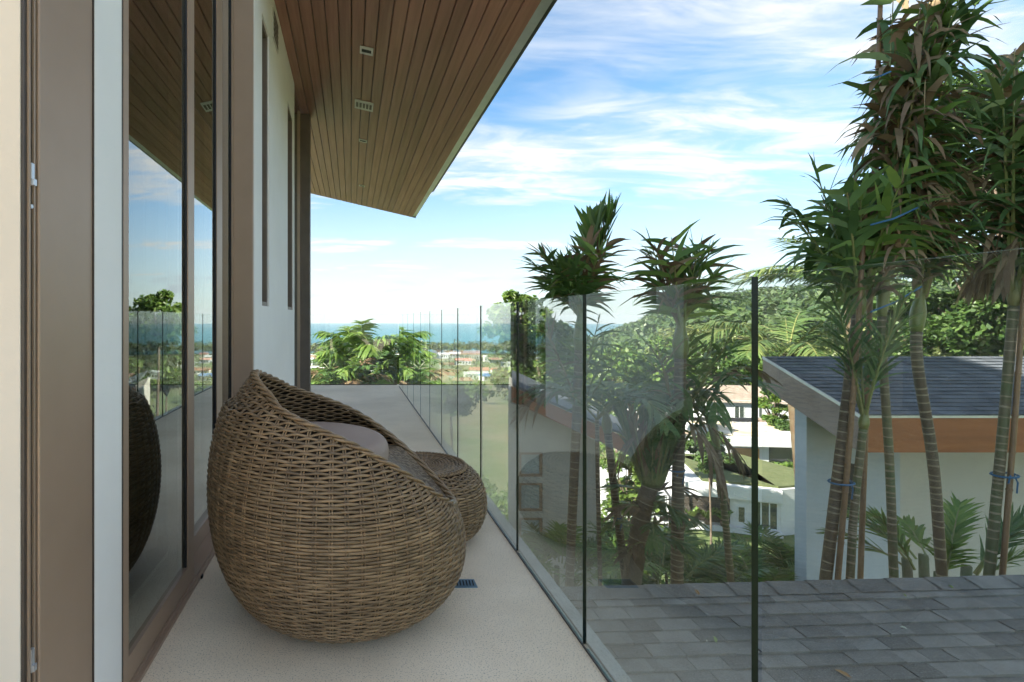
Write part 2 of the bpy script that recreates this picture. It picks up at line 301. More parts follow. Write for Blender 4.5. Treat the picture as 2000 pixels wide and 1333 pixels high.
railtop_m = mat('glass_top_edge', (0.10, 0.19, 0.17), rough=0.15, spec=0.7)
doorglass_m = glass_mat('door_glass', (0.52, 0.56, 0.50), 1.75, k=2.0, extra=0.06)
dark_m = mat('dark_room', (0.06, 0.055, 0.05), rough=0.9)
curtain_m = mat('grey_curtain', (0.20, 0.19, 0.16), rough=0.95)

# ---------------------------------------------------------------- large structure: terrain, sea
def sstep(a, b, x): t = np.clip((x - a) / (b - a), 0, 1); return t * t * (3 - 2 * t)
LD = [(0, -3.6), (6, -3.6), (12, -6.5), (25, -11), (60, -24), (120, -36), (250, -50), (430, -59), (985, -60), (1020, -63), (1400, -75), (9000, -90)]
RD = [(0, -3.6), (6, -3.6), (12, -6.5), (22, -10.5), (30, -11.8), (60, -11.5), (120, -12.5), (220, -14), (380, -4), (620, 17), (900, 30), (1400, 0), (2200, -65), (9000, -90)]
def hgt(x, y):
    x = np.asarray(x, float); y = np.asarray(y, float); d = np.hypot(x, y)
    az = np.arctan2(x, np.maximum(y, 1e-3)); az = np.where(y <= 0, np.sign(x) * 1.6, az)
    hl = np.interp(d, *zip(*LD)); hr = np.interp(d, *zip(*RD))
    w = sstep(0.34, 0.62, az)
    hill = np.where(hr > -10, 1, 0) * (hr + 10) * (sstep(0.42, 0.75, az) - 1) * 0.6
    n = np.sin(x * 0.013 + 1.3) * np.cos(y * 0.011) * np.clip((d - 80) / 200, 0, 1) * 2.2 + np.sin(x * 0.031) * np.sin(y * 0.027 + 2) * np.clip((d - 150) / 300, 0, 1) * 1.6
    return hl * (1 - w) + (hr + hill) * w + n * w
def gz(x, y): return float(hgt(x, y))
rr_ = np.array([0.0] + list(np.geomspace(2, 9000, 90))); aa = np.linspace(0, 2 * math.pi, 181)[:-1]
V = np.zeros((len(rr_), len(aa), 3)); V[..., 0] = rr_[:, None] * np.sin(aa); V[..., 1] = rr_[:, None] * np.cos(aa); V[..., 2] = hgt(V[..., 0], V[..., 1])
tag(grid('ground', V, ground_m, wrap=True, origin=(0, 0, 0)), kind='structure')
m = MB(); n = 128
ring = [(7600 * math.cos(2 * math.pi * i / n), 7600 * math.sin(2 * math.pi * i / n), -60.6) for i in range(n)]
m.add([(0, 0, -60.6)] + ring, [(0, 1 + i, 1 + (i + 1) % n) for i in range(n)])
tag(m.build('sea', sea_m, origin=(0, 0, -60.6)), kind='structure')

# ---------------------------------------------------------------- balcony
XG, XD = 0.7105, -0.587                    # railing plane, door plane
YEND = 7.80
m = MB(); m.box(-4.6, XG + 0.063, -10, YEND + 0.07, -0.22, 0.0)  # stretched unseen behind the camera so sunlit floor bounces light in
fl = tag(m.build('balcony_floor', floor_m, origin=(0, 0, 0)), kind='structure')
m = MB(); m.box(XG + 0.016, XG + 0.063, -3, YEND + 0.07, 0.0, 0.004)
tag(m.build('balcony_ledge', ledge_m, origin=(0.76, 0, 0)), kind='structure')

# glass balustrade
rail = thing('glass_balustrade', 'frameless clear glass balustrade of upright panels along the balcony edge', 'railing', (XG, 3, 0))
joints = [-1.0, -0.37, 0.262, 0.8975, 1.560, 2.192, 2.812, 3.422, 4.032, 4.632, 5.242, 5.852, 6.452, 7.052, 7.62]
def pane(m, x0, x1, y0, y1, z0, z1, axis):
    m.box(x0, x1, y0, y1, z0, z1); base = len(m.f) - 6
    # faces: 0 bottom 1 top 2 -y 3 +y 4 -x 5 +x
    m.m[base] = 2; m.m[base + 1] = 2
    for k in ((2,) if axis == 'y' else (4, 5)): m.m[base + k] = 1
for i in range(len(joints) - 1):
    m = MB(); pane(m, XG, XG + 0.012, joints[i] + 0.0115, joints[i + 1] - 0.0115, 0.004, 1.0755, 'y')
    m.build('glass_panel', [railglass_m, railedge_m, railtop_m], rail)
m = MB(); m.box(XG - 0.004, XG - 0.0005, -1, 7.6, 0.0005, 0.006); m.box(XG + 0.0125, XG + 0.016, -1, 7.6, 0.0005, 0.006)
m.build('base_seal', aludark_m, rail)
erail = thing('end_glass_balustrade', 'glass balustrade closing the far end of the balcony before the sea view', 'railing', (0, YEND, 0))
for x0, x1 in ((-2.0, -0.50), (-0.488, 0.700)):
    m = MB(); pane(m, x0, x1, YEND, YEND + 0.012, 0.003, 1.086, 'x'); m.build('glass_panel', [railglass_m, railtop_m, railtop_m], erail)
m = MB(); m.box(-2.0, 0.70, YEND - 0.006, YEND - 0.001, 0.0005, 0.012); m.build('base_seal', aludark_m, erail)

# ---------------------------------------------------------------- own house
house = thing('villa_house', 'white rendered villa with bronze trim and timber soffit beside the balcony', 'house', (-2.5, 3.5, 0))
XE, ZE, K = 1.206, 3.01, 0.235              # soffit edge and pitch
YS0, YS1 = 3.1, 10.1
def zs(x): return ZE + K * (XE - x)
# white wall with two slot windows between the door return and the end glazing
WX, WY0, WY1 = XD, 3.10, 5.29
slots = [(3.37, 3.66), (4.73, 5.19)]
SZ0, SZ1 = 1.09, 3.02
m = MB(); TH = 0.16; top = zs(WX) + 0.02
ys = [WY0, slots[0][0], slots[0][1], slots[1][0], slots[1][1], WY1]
for k in (0, 2, 4): m.box(WX - TH, WX, ys[k], ys[k + 1], 0.0005, top)
for a, b in slots: m.box(WX - TH, WX, a, b, 0.0005, SZ0); m.box(WX - TH, WX, a, b, SZ1, top)
m.build('wall', wall_m, house)
for a, b in slots:
    m = MB(); m.box(WX - 0.075, WX - 0.012, a + 0.0, a + 0.03, SZ0, SZ1); m.box(WX - 0.075, WX - 0.012, b - 0.035, b, SZ0, SZ1); m.box(WX - 0.075, WX - 0.012, a + 0.031, b - 0.036, SZ0, SZ0 + 0.03)
    m.box(WX - 0.075, WX - 0.012, a + 0.031, b - 0.036, SZ1 - 0.03, SZ1)
    w = m.build('slot_window', mat('slot_frame_paint', (0.20, 0.15, 0.115), rough=0.5) if 'slot_frame_paint' not in MATS else MATS['slot_frame_paint'], house)
    m = MB(); m.box(WX - 0.065, WX - 0.055, a + 0.03, b - 0.035, SZ0 + 0.03, SZ1 - 0.03); m.build('pane', dglass_m, w)
# return beside the doors, near jamb and cream wall
m = MB(); m.box(-0.76, WX - 0.004, WY0 - 0.03, WY0 - 0.001, 0.0005, zs(-0.7)); m.build('door_return', alu_m, house)
m = MB(); m.box(-0.78, -0.600, 1.197, 1.340, 0.0005, zs(-0.7)); m.build('white_pier', wall_m, house)
m = MB(); m.box(-0.78, -0.604, 0.992, 1.196, 0.0005, zs(-0.7)); m.build('door_jamb', alu_m, house, bevel=0.003)
jm = MB(); jm.box(-0.78, -0.612, 0.958, 0.991, 0.0005, zs(-0.7)); jo = jm.build('latch_channel', aludark_m, house)
m = MB(); m.box(-0.616, -0.608, 0.966, 0.971, 0.0005, zs(-0.7)); m.box(-0.616, -0.608, 0.981, 0.986, 0.0005, zs(-0.7)); m.build('channel_rib', alu_m, jo)
for zc in (1.285, 0.36):
    m = MB(); m.box(-0.613, -0.606, 0.971, 0.980, zc - 0.018, zc + 0.012); m.box(-0.613, -0.602, 0.972, 0.981, zc - 0.030, zc - 0.018); m.build('latch_keeper', metal_m, jo)
for zc in (1.215, 0.33):
    m = MB(); m.lathe([(0.0, 0), (0.004, 0.0), (0.004, 0.004)], (0, 0, 0), 10)
    m.v = [(-0.612 + z, 0.976 + x, zc + y) for x, y, z in m.v]; m.build('screw', metal_m, jo)
m = MB(); m.box(-0.606, -0.6005, 1.1945, 1.1985, 0.0005, zs(-0.7)); m.box(-0.606, -0.5985, 1.3385, 1.3435, 0.0005, zs(-0.7)); m.build('sealant_joint', aludark_m, house)
m = MB(); m.box(-3.0, -0.618, 0.955, 1.15, 0.0005, zs(-3) - 0.0); m.build('cream_wall', cream_m, house)
# end glazing and corner post
m = MB(); m.box(-0.62, -0.485, 6.0, 6.13, 0.0005, zs(-0.5)); m.build('corner_post', mat('dark_post_paint', (0.15, 0.115, 0.09), rough=0.5), house, bevel=0.004)
m = MB(); m.box(WX - 0.05, WX - 0.01, WY1 + 0.002, WY1 + 0.03, 0.0005, zs(WX)); m.box(WX - 0.05, WX - 0.01, 5.97, 5.999, 0.0005, zs(WX)); m.box(WX - 0.05, WX - 0.01, WY1 + 0.031, 5.969, 0.0005, 0.08)
eg = m.build('end_window_frame', alu_m, house)
m = MB(); m.box(WX - 0.036, WX - 0.026, WY1 + 0.03, 5.97, 0.08, zs(WX)); m.build('pane', doorglass_m, eg)
# rooms behind the glass
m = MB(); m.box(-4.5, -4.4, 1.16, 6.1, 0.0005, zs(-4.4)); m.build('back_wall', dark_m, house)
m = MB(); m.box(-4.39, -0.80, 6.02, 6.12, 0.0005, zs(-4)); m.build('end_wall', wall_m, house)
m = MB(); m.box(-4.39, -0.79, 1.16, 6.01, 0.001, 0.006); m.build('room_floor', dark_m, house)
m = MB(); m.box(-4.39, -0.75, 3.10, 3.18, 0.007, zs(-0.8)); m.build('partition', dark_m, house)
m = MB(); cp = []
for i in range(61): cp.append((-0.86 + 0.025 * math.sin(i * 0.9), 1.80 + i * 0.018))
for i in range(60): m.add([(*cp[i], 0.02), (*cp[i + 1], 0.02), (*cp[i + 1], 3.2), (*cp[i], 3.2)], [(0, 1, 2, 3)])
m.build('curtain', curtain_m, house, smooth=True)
# soffit planks: one object each
NP = 19; xs = np.linspace(XE, -0.60, NP)
soff = None
m = MB(); m.prism([(XE, YS0, zs(XE) + 0.03), (-4.6, YS0, zs(-4.6) + 0.03), (-4.6, YS0, zs(-4.6) + 0.05), (XE, YS0, zs(XE) + 0.05)], (0, YS1 - YS0, 0))
soff = m.build('soffit', aludark_m, house)
def plank(x0, x1, y0=YS0 + 0.001, y1=YS1):
    g = 0.0035; m = MB(); a, b = x0 - g, x1 + g; c = 0.004
    m.prism([(a, y0, zs(a) + 0.004), (a - c, y0, zs(a - c)), (b + c, y0, zs(b + c)), (b, y0, zs(b) + 0.004), (b, y0, zs(b) + 0.0295), (a, y0, zs(a) + 0.0295)], (0, y1 - y0, 0))
    return m.build('plank', plank_m, soff)
for i in range(NP - 1): plank(xs[i], xs[i + 1])
for i in range(3): plank(-0.60 - 0.1 * i, -0.70 - 0.1 * i)
m = MB(); a, b = -0.90, -4.55
m.prism([(a, YS0, zs(a)), (b, YS0, zs(b)), (b, YS0, zs(b) + 0.029), (a, YS0, zs(a) + 0.029)], (0, YS1 - YS0, 0)); m.build('hidden_boarding', plank_m, soff)
# bright drip edge, dark gutter and the roof above
m = MB(); m.prism([(XE + 0.001, YS0, zs(XE) + 0.012), (XE + 0.075, YS0, zs(XE) + 0.016), (XE + 0.075, YS0, zs(XE) + 0.12), (XE + 0.001, YS0, zs(XE) + 0.12)], (0, YS1 - YS0, 0)); m.build('drip_edge', metal_m, house)
m = MB(); m.box(XE + 0.078, XE + 0.112, YS0, 8.2, zs(XE) + 0.03, zs(XE) + 0.15); m.build('gutter', gutter_m, house)
m = MB()
m.prism([(XE + 0.07, YS1 + 0.001, zs(XE + 0.07) + 0.005), (-4.6, YS1 + 0.001, zs(-4.6) + 0.005), (-4.6, YS1 + 0.001, zs(-4.6) + 0.2), (XE + 0.07, YS1 + 0.001, zs(XE + 0.07) + 0.2)], (0, 0.02, 0)); m.build('end_fascia', gutter_m, house)
m = MB(); RX = -5.2
m.prism([(XE + 0.08, YS0, zs(XE) + 0.125), (XE + 0.08, YS0, zs(XE) + 0.19), (RX, YS0, zs(RX) + 0.26), (RX - 7, YS0, zs(RX) - 1.2), (RX - 7, YS0, zs(RX) - 1.35), (RX, YS0, zs(RX) + 0.12)], (0, YS1 - YS0, 0)); m.build('roof', shing2_m, house)
m = MB(); m.box(-11, -4.6, -2.2, 5.0, -4, 10.0); m.build('unseen_sun_block', wall_m, house)  # unseen block added to keep the sun off balcony, palms and pavilion
m = MB(); m.box(-4.6, 0.70, -2.9, YEND - 0.1, -4.2, -0.221); m.build('lower_storey', wall_m, house)
# ceiling lights and vents
def soff_pt(px, py):                        # where the sight line meets the soffit
    dx, dz = (px - VX) / F, (VY - py) / F
    d = (ZE - EYE + K * XE) / (dz + K * dx); return dx * d, d
def soffit_fitting(px, py, wx, wy, kind):
    x, y = soff_pt(px, py); Mx = Matrix.Translation((x, y, zs(x) - 0.001)) @ Matrix.Rotation(math.atan(K), 4, 'Y')
    if kind == 'vent':
        m = MB(); m.box(-wx / 2, wx / 2, -wy / 2, wy / 2, -0.006, 0, M=Mx); v = m.build('ceiling_vent', grille_m, house)
        for k in range(5):
            c = -wx * 0.36 + k * wx * 0.18; m = MB(); m.box(c - wx * 0.06, c + wx * 0.06, -wy * 0.26, wy * 0.26, -0.0085, -0.0065, M=Mx); m.build('vent_slot', aludark_m, v)
    else:
        m = MB(); m.box(-wx / 2, wx / 2, -wy / 2, wy / 2, -0.005, 0, M=Mx); v = m.build('recessed_downlight', grille_m, house)
        m = MB(); m.box(-wx * 0.36, wx * 0.36, -wy * 0.18, wy * 0.18, -0.0075, -0.0055, M=Mx); m.build('lamp_slot', black_m, v)
soffit_fitting(716, 99, 0.115, 0.12, 'light')
soffit_fitting(711, 206, 0.20, 0.22, 'vent')
soffit_fitting(709, 275, 0.105, 0.10, 'light')
soffit_fitting(707, 363, 0.10, 0.10, 'light')
# vent high on the wall
m = MB(); m.box(WX + 0.001, WX + 0.010, 3.80, 4.05, 3.10, 3.32); v = m.build('wall_vent', grille_m, house)
for k in range(5): m = MB(); m.box(WX + 0.0105, WX + 0.013, 3.82, 4.03, 3.12 + k * 0.04, 3.14 + k * 0.04); m.build('vent_slot', aludark_m, v)

# sliding doors: outer leaf, inner leaf, fixed light
def sliding_door(label, x, y0, y1, st0, st1, th=0.035):
    zt = zs(x) - 0.001
    t = thing('sliding_door', label, 'door', (x, (y0 + y1) / 2, 0.02), 'sliding door leaves')
    m = MB(); m.box(x - th, x, y0, y0 + st0, 0.021, zt); m.box(x - th, x, y1 - st1, y1, 0.021, zt); m.box(x - th, x, y0 + st0, y1 - st1, 0.021, 0.092)
    f = m.build('frame', alu_m, t)
    m = MB(); m.box(x - th * 0.66, x - th * 0.34, y0 + st0 - 0.004, y1 - st1 + 0.004, 0.088, zt); m.build('glass', doorglass_m, t)
    m = MB(); m.box(x - th * 0.30, x - th * 0.12, y0 + st0, y0 + st0 + 0.008, 0.093, zt); m.box(x - th * 0.30, x - th * 0.12, y1 - st1 - 0.010, y1 - st1, 0.093, zt); m.build('seal', black_m, f)
    return t
sliding_door('bronze framed glass sliding door leaf next to the white pier', -0.598, 1.345, 1.95, 0.031, 0.072)
sliding_door('set back bronze sliding door leaf behind the wicker chair', -0.655, 1.93, 2.60, 0.06, 0.10)
sliding_door('narrow fixed glass door leaf against the bronze return', -0.705, 2.58, 3.068, 0.12, 0.04)
m = MB(); m.box(-0.76, -0.592, 1.342, 3.068, 0.0005, 0.020); m.box(-0.592, -0.580, 1.342, 3.068, 0.0005, 0.012)
ts = tag(m.build('door_track', alu_m), 'bronze floor track running under the sliding doors', 'track')
for y in (1.97, 2.33): m = MB(); m.box(-0.5795, -0.574, y, y + 0.018, 0.001, 0.013); m.build('drain_cap', black_m, ts)

# floor drain and leaf litter
m = MB(); dx0, dx1, dy0, dy1 = XP(868, 1.93), XP(930, 1.93), 1.905, 1.965
m.box(dx0, dx1, dy0, dy1, 0.0005, 0.003); dr = tag(m.build('floor_drain', mat('blue_steel', (0.16, 0.27, 0.36), rough=0.4, metal=0.3)), 'small blue grey floor drain grate beside the wicker chair', 'drain')
for k in range(9): m = MB(); c = dx0 + 0.008 + k * 0.012; m.add([(c, dy0 + 0.01, 0.0042), (c + 0.005, dy0 + 0.01, 0.0042), (c + 0.009, dy1 - 0.01, 0.0042), (c + 0.004, dy1 - 0.01, 0.0042)], [(0, 1, 2, 3)]); m.build('slot', black_m, dr)

# ---------------------------------------------------------------- wicker chair and pouf
def bez(p0, p1, p2, p3, t):
    t = t[:, None]; return (1 - t) ** 3 * np.array(p0) + 3 * (1 - t) ** 2 * t * np.array(p1) + 3 * (1 - t) * t ** 2 * np.array(p2) + t ** 3 * np.array(p3)
NTH = 360; TH_ = np.linspace(0, 2 * math.pi, NTH, endpoint=False)
def make_table(p_of_c, nt=160):
    T = np.linspace(0, 1, nt); r = np.zeros((NTH, nt)); z = np.zeros((NTH, nt))
    for i, th in enumerate(TH_):
        q = bez(*p_of_c(math.cos(th - ROT)), T); r[i], z[i] = q[:, 0], q[:, 1]
    return r, z
def rad_at(tab, th, z):
    r, zz = tab; f = (th % (2 * math.pi)) / (2 * math.pi) * NTH; i = int(f) % NTH; j = (i + 1) % NTH; w = f - int(f)
    return np.interp(z, zz[i], r[i]) * (1 - w) + np.interp(z, zz[j], r[j]) * w
def strand(m, pts, nrm, a, b, sides=6):
    """Flat cane along pts: half width b across the surface, a along the normal."""
    k = len(pts)
    t = np.gradient(pts, axis=0); t /= np.linalg.norm(t, axis=1)[:, None] + 1e-9
    bi = np.cross(t, nrm); bi /= np.linalg.norm(bi, axis=1)[:, None] + 1e-9
    q = np.arange(sides) * 2 * math.pi / sides + math.pi / sides
    v = pts[:, None, :] + nrm[:, None, :] * (np.cos(q) * a)[None, :, None] + bi[:, None, :] * (np.sin(q) * b)[None, :, None]
    base = len(m.v); m.v += [tuple(x) for x in v.reshape(-1, 3)]
    for i in range(k - 1):
        for j in range(sides):
            j2 = (j + 1) % sides; m.f.append((base + i * sides + j, base + i * sides + j2, base + (i + 1) * sides + j2, base + (i + 1) * sides + j)); m.m.append(0)
def weave(surf, rows, nst, ztop, zbot=None, a=0.0026, b=0.0046, amp=0.0032, sub=4, stake=True, off=0.0, rng=None):
    """surf(th, z)->(pos, normal). Returns one MB of canes: horizontal strands woven over pairs of stakes."""
    m = MB(); th = np.linspace(0, 2 * math.pi, nst * sub + 1)
    for ri, z in enumerate(rows):
        run = []
        def flush():
            if len(run) > 3:
                tt = np.array(run); pos = []; nr = []
                zj = z + random.uniform(-0.0008, 0.0008)
                for x in tt:
                    ph = x * nst / 2 + (math.pi if ri % 2 else 0); p, n = surf(x, min(zj + 0.0013 * math.cos(ph), ztop(x) - 0.004))
                    pos.append(p + n * (amp * math.cos(ph))); nr.append(n)
                strand(m, np.array(pos), np.array(nr), a, b * random.uniform(0.9, 1.08))
        for x in th:
            if z < ztop(x) - 0.006 and (zbot is None or z > zbot(x)): run.append(x)
            else: flush(); run = []
        flush()
    return m
def stakes(surf, nst, ztop, zb, r=0.0026, n=40, dth=0.010):
    m = MB()
    for k in range(nst):
        for s_ in (-1, 1):
            x = 2 * math.pi * k / nst + s_ * dth; zt = ztop(x)
            if zt - zb < 0.03: continue
            zz = np.concatenate([np.linspace(zb, zb + 0.03, 8, endpoint=False), np.linspace(zb + 0.03, zt, n)])
            q = [surf(x, z) for z in zz]; strand(m, np.array([p for p, _ in q]), np.array([n_ for _, n_ in q]), r, r, 5)
    return m
def surf_of(tab, c, inner=None):
    def f(th, z):
        e = 0.004; r = rad_at(tab, th, z); dr = (rad_at(tab, th, z + e) - rad_at(tab, th, z - e)) / (2 * e)
        off = 0.0
        if inner: off = -inner(th, z)
        n = np.array([math.cos(th), math.sin(th), -max(-4, min(4, dr))]); n /= np.linalg.norm(n)
        return np.array([c[0] + (r + off) * math.cos(th), c[1] + (r + off) * math.sin(th), c[2] + z]), n
    return f
def arc_rows(p, step, z0=0.004):
    q = bez(*p, np.linspace(0, 1, 400)); s = np.concatenate([[0], np.cumsum(np.hypot(*np.diff(q, axis=0).T))])
    return [float(z) for z in np.interp(np.arange(step, s[-1], step), s, q[:, 1]) if z > z0]
CC = (-0.057, 1.85, 0.0)
ZCO = np.polyfit((-1, -0.035, 0.46, 0.80), (0.808, 0.652, 0.562, 0.448), 3)
def zr(c): return float(np.polyval(ZCO, c))
ROT = R(2)
def rr(c): return 0.32 + 0.05 * c + 0.05 * c * c
NECK = 0.030                                # the back above the shoulder is set in by this much
def rim_r(c): return rr(c) - NECK * float(sstep(0.715, 0.755, zr(c)))
def chair_p(c):
    return (0.20, 0.0), (0.485 + 0.005 * c, 0.0), (0.503 - 0.015 * c, zr(c) * (0.765 - 0.03 * c)), (rr(c), zr(c))
chair = thing('wicker_egg_chair', 'round brown woven wicker lounge chair with high back and sloping rim', 'chair', CC)
tab = make_table(chair_p)
for i_, th_ in enumerate(TH_): tab[0][i_] -= NECK * sstep(0.715, 0.755, zr(math.cos(th_ - ROT))) * sstep(0.700, 0.724, tab[1][i_])
sf = surf_of(tab, CC)
zt = lambda th: zr(math.cos(th - ROT))
rows = arc_rows(chair_p(-1), 0.0099)
weave(sf, rows, 60, zt).build('woven_shell', wick_m, chair, smooth=True)['kind'] = 'stuff'
stakes(sf, 60, zt, 0.002).build('shell_stakes', wick_m, chair, smooth=True)['kind'] = 'stuff'
inn = lambda th, z: 0.019 + 0.010 * float(sstep(0, 0.06, zt(th) - z))
sfi = surf_of(tab, CC, inn); DZ = 0.475
rows_i = [z for z in np.arange(DZ, 0.82, 0.0104)]
weave(sfi, rows_i, 60, zt).build('woven_backrest', wick_m, chair, smooth=True)['kind'] = 'stuff'
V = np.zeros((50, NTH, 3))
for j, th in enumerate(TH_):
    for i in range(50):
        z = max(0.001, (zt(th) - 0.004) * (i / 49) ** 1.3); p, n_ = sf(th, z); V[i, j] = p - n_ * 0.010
grid('shadow_backing', V[:, ::2], wickdark_m, chair, wrap=True)
V = np.zeros((24, NTH, 3))
for j, th in enumerate(TH_):
    R1 = rad_at(tab, th, min(DZ, zt(th) - 0.002)) - inn(th, min(DZ, zt(th))) + 0.004; ztop_ = min(zt(th), DZ)
    for i in range(24):
        u = i / 23; V[i, j] = (CC[0] + R1 * u * math.cos(th), CC[1] + R1 * u * math.sin(th), DZ + (ztop_ - DZ) * float(sstep(0.45, 1.0, u)))
seat_m = mat('grey_brown_seat_weave', (0.24, 0.175, 0.11), (0.10, 0.068, 0.04), rough=0.5, scale=90, det=1, lo=0.45, hi=0.55, stretch=(0.7, 1.6, 1), bump=0.8, bscale=90)
grid('seat_deck', V[:, ::2], seat_m, chair, wrap=True)
m = MB(); rim = []
for th in np.linspace(0, 2 * math.pi, 361): rim.append(np.array([CC[0] + rim_r(math.cos(th - ROT)) * math.cos(th), CC[1] + rim_r(math.cos(th - ROT)) * math.sin(th), zr(math.cos(th - ROT))]))
rim = np.array(rim); tg = np.gradient(rim, axis=0); tg /= np.linalg.norm(tg, axis=1)[:, None]
up = np.array([0, 0, 1.0]); a_ = np.cross(tg, up); a_ /= np.linalg.norm(a_, axis=1)[:, None]; b_ = np.cross(a_, tg)
for k in range(3):
    q = np.arange(361) * 2 * math.pi / 360 * 17 + k * 2 * math.pi / 3
    pts = rim + (a_ * np.cos(q)[:, None] * 1.6 + b_ * np.sin(q)[:, None]) * 0.0058
    strand(m, pts, b_, 0.0052, 0.0068, 6)
m.build('braided_rim', wick_m, chair, smooth=True)
m = MB(); R0, T0 = 0.292, 0.108; prof = []
for q in np.linspace(-math.pi / 2, math.pi / 2, 25):
    cq, sq = math.cos(q), math.sin(q); prof.append((R0 - 0.055 + 0.055 * abs(cq) ** 0.8 if abs(q) < 1.56 else R0 - 0.055, T0 / 2 + T0 / 2 * (abs(sq) ** 0.75) * (1 if sq > 0 else -1)))
prof = [(0.002, 0.004)] + [(R0 * 0.55, 0.001)] + prof + [(R0 * 0.6, T0 + 0.008), (0.002, T0 + 0.012)]
m.lathe(prof, (CC[0] - 0.10, CC[1], DZ - 0.003), 64)
cu = tag(m.build('seat_cushion', cush_m, smooth=True), 'round mauve brown seat cushion lying inside the wicker chair', 'cushion')

PC = (0.342, 2.415, 0.0)
pouf = thing('wicker_pouf', 'low round wicker footstool with flat woven top beside the glass balustrade', 'footstool', PC)
pp = lambda c: ((0.15, 0.0), (0.325, 0.0), (0.325, 0.285), (0.185, 0.315))
tabp = make_table(pp); sfp = surf_of(tabp, PC); ztp = lambda th: 0.314
weave(sfp, arc_rows(pp(0), 0.0108), 38, ztp).build('woven_shell', wick_m, pouf, smooth=True)['kind'] = 'stuff'
stakes(sfp, 38, ztp, 0.002).build('shell_stakes', wick_m, pouf, smooth=True)['kind'] = 'stuff'
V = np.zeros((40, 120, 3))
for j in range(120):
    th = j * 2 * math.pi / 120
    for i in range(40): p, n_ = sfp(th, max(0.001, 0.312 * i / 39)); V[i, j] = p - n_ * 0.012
grid('shadow_backing', V, wickdark_m, pouf, wrap=True)
m = MB()
for k, r in enumerate(np.arange(0.185, 0.01, -0.0085)):
    th = np.linspace(0, 2 * math.pi, 145); amp = 0.0022 * np.cos(th * 18 + (math.pi if k % 2 else 0))
    zc = 0.318 - 0.010 * (1 - (r / 0.185) ** 2)
    pts = np.stack([PC[0] + r * np.cos(th), PC[1] + r * np.sin(th), zc + amp], 1); strand(m, pts, np.tile([0, 0, 1.0], (145, 1)), 0.003, 0.0048, 6)
m.build('woven_top', wick_m, pouf, smooth=True)['kind'] = 'stuff'
m = MB(); th = np.linspace(0, 2 * math.pi, 217)
for k in range(2):
    q = th * 36 + k * math.pi; pts = np.stack([PC[0] + (0.190 + 0.006 * np.cos(q)) * np.cos(th), PC[1] + (0.190 + 0.006 * np.cos(q)) * np.sin(th), 0.318 + 0.006 * np.sin(q)], 1)
    strand(m, pts, np.tile([0, 0, 1.0], (217, 1)), 0.006, 0.006, 6)
m.build('braided_rim', wick_m, pouf, smooth=True)

# ---------------------------------------------------------------- shingle roof below the balcony
PT = 0.25; UX = Vector((1, 0.05, 0)).normalized(); DN = Vector((0.05, -1, 0)).normalized()
SL = (DN + Vector((0, 0, -PT))).normalized(); NRM = UX.cross(-SL).normalized()
RO = P(1145, 1150, 2.822); RO = RO - UX * 0.62
nroof = thing('lower_roof', 'dark grey asphalt shingle roof just below the balcony glass', 'roof', tuple(RO))
m = MB(); c0 = RO - NRM * 0.012; bk = Vector((-DN.x, -DN.y, -0.9)).normalized()
L_ = 4.6; SLN = 2.0
m.add([c0, c0 + UX * L_, c0 + UX * L_ + SL * SLN, c0 + SL * SLN, c0 + bk * 1.0, c0 + UX * L_ + bk * 1.0], [(0, 3, 2, 1), (0, 1, 5, 4)])
m.build('roof_deck', aludark_m, nroof)
EXPO = 0.076
base_sh = []
for wv in (0.13, 0.165, 0.20, 0.24):
    m = MB(); t = 0.015
    vs = [(0.002, 0, 0), (wv - 0.002, 0, 0), (wv - 0.002, -EXPO * 1.25, t), (0.002, -EXPO * 1.25, t), (0.002, -EXPO * 1.25, 0.0), (wv - 0.002, -EXPO * 1.25, 0.0)]
    m.add(vs, [(0, 3, 2, 1), (3, 4, 5, 2), (0, 4, 3), (1, 2, 5)])
    me = bpy.data.meshes.new('shingle'); me.from_pydata(m.v, [], m.f); me.materials.append(shing_m); base_sh.append((wv, me))
Rm = Matrix((UX, -SL, NRM)).transposed()
def shingle(me, loc, lift=0.0):
    o = bpy.data.objects.new('shingle', me); COL.objects.link(o); o.parent = nroof
    o.matrix_local = Matrix.Translation(loc - RO + NRM * lift) @ Rm.to_4x4() @ Matrix.Rotation(random.uniform(-0.006, 0.006), 4, 'Z')
row = 0; v = 0.045
while v < 1.35:
    u = -random.uniform(0.0, 0.3)
    maxu = 4.3 - v * 0.7
    while u < maxu:
        wv, me = random.choice(base_sh); p = RO + UX * u + SL * v
        if p.x > 0.55: shingle(me, p, random.choice((0, 0, 0, 0.004)))
        u += wv
    v += EXPO * random.uniform(0.94, 1.06); row += 1
u = 0.0
while u < 4.3:                               # ridge caps
    wv = 0.235; m = MB(); a = RO + UX * u + NRM * 0.012; t = NRM * 0.006
    m.add([a + SL * 0.095 + t, a + UX * (wv + 0.03) + SL * 0.095, a + UX * (wv + 0.03), a + t, a + SL * 0.095, a + bk * 0.1 + t * 0.3, a + UX * (wv + 0.03) + bk * 0.1], [(0, 1, 2, 3), (0, 4, 1), (3, 2, 6, 5)])
    m.build('ridge_cap', shing_m, nroof); u += wv
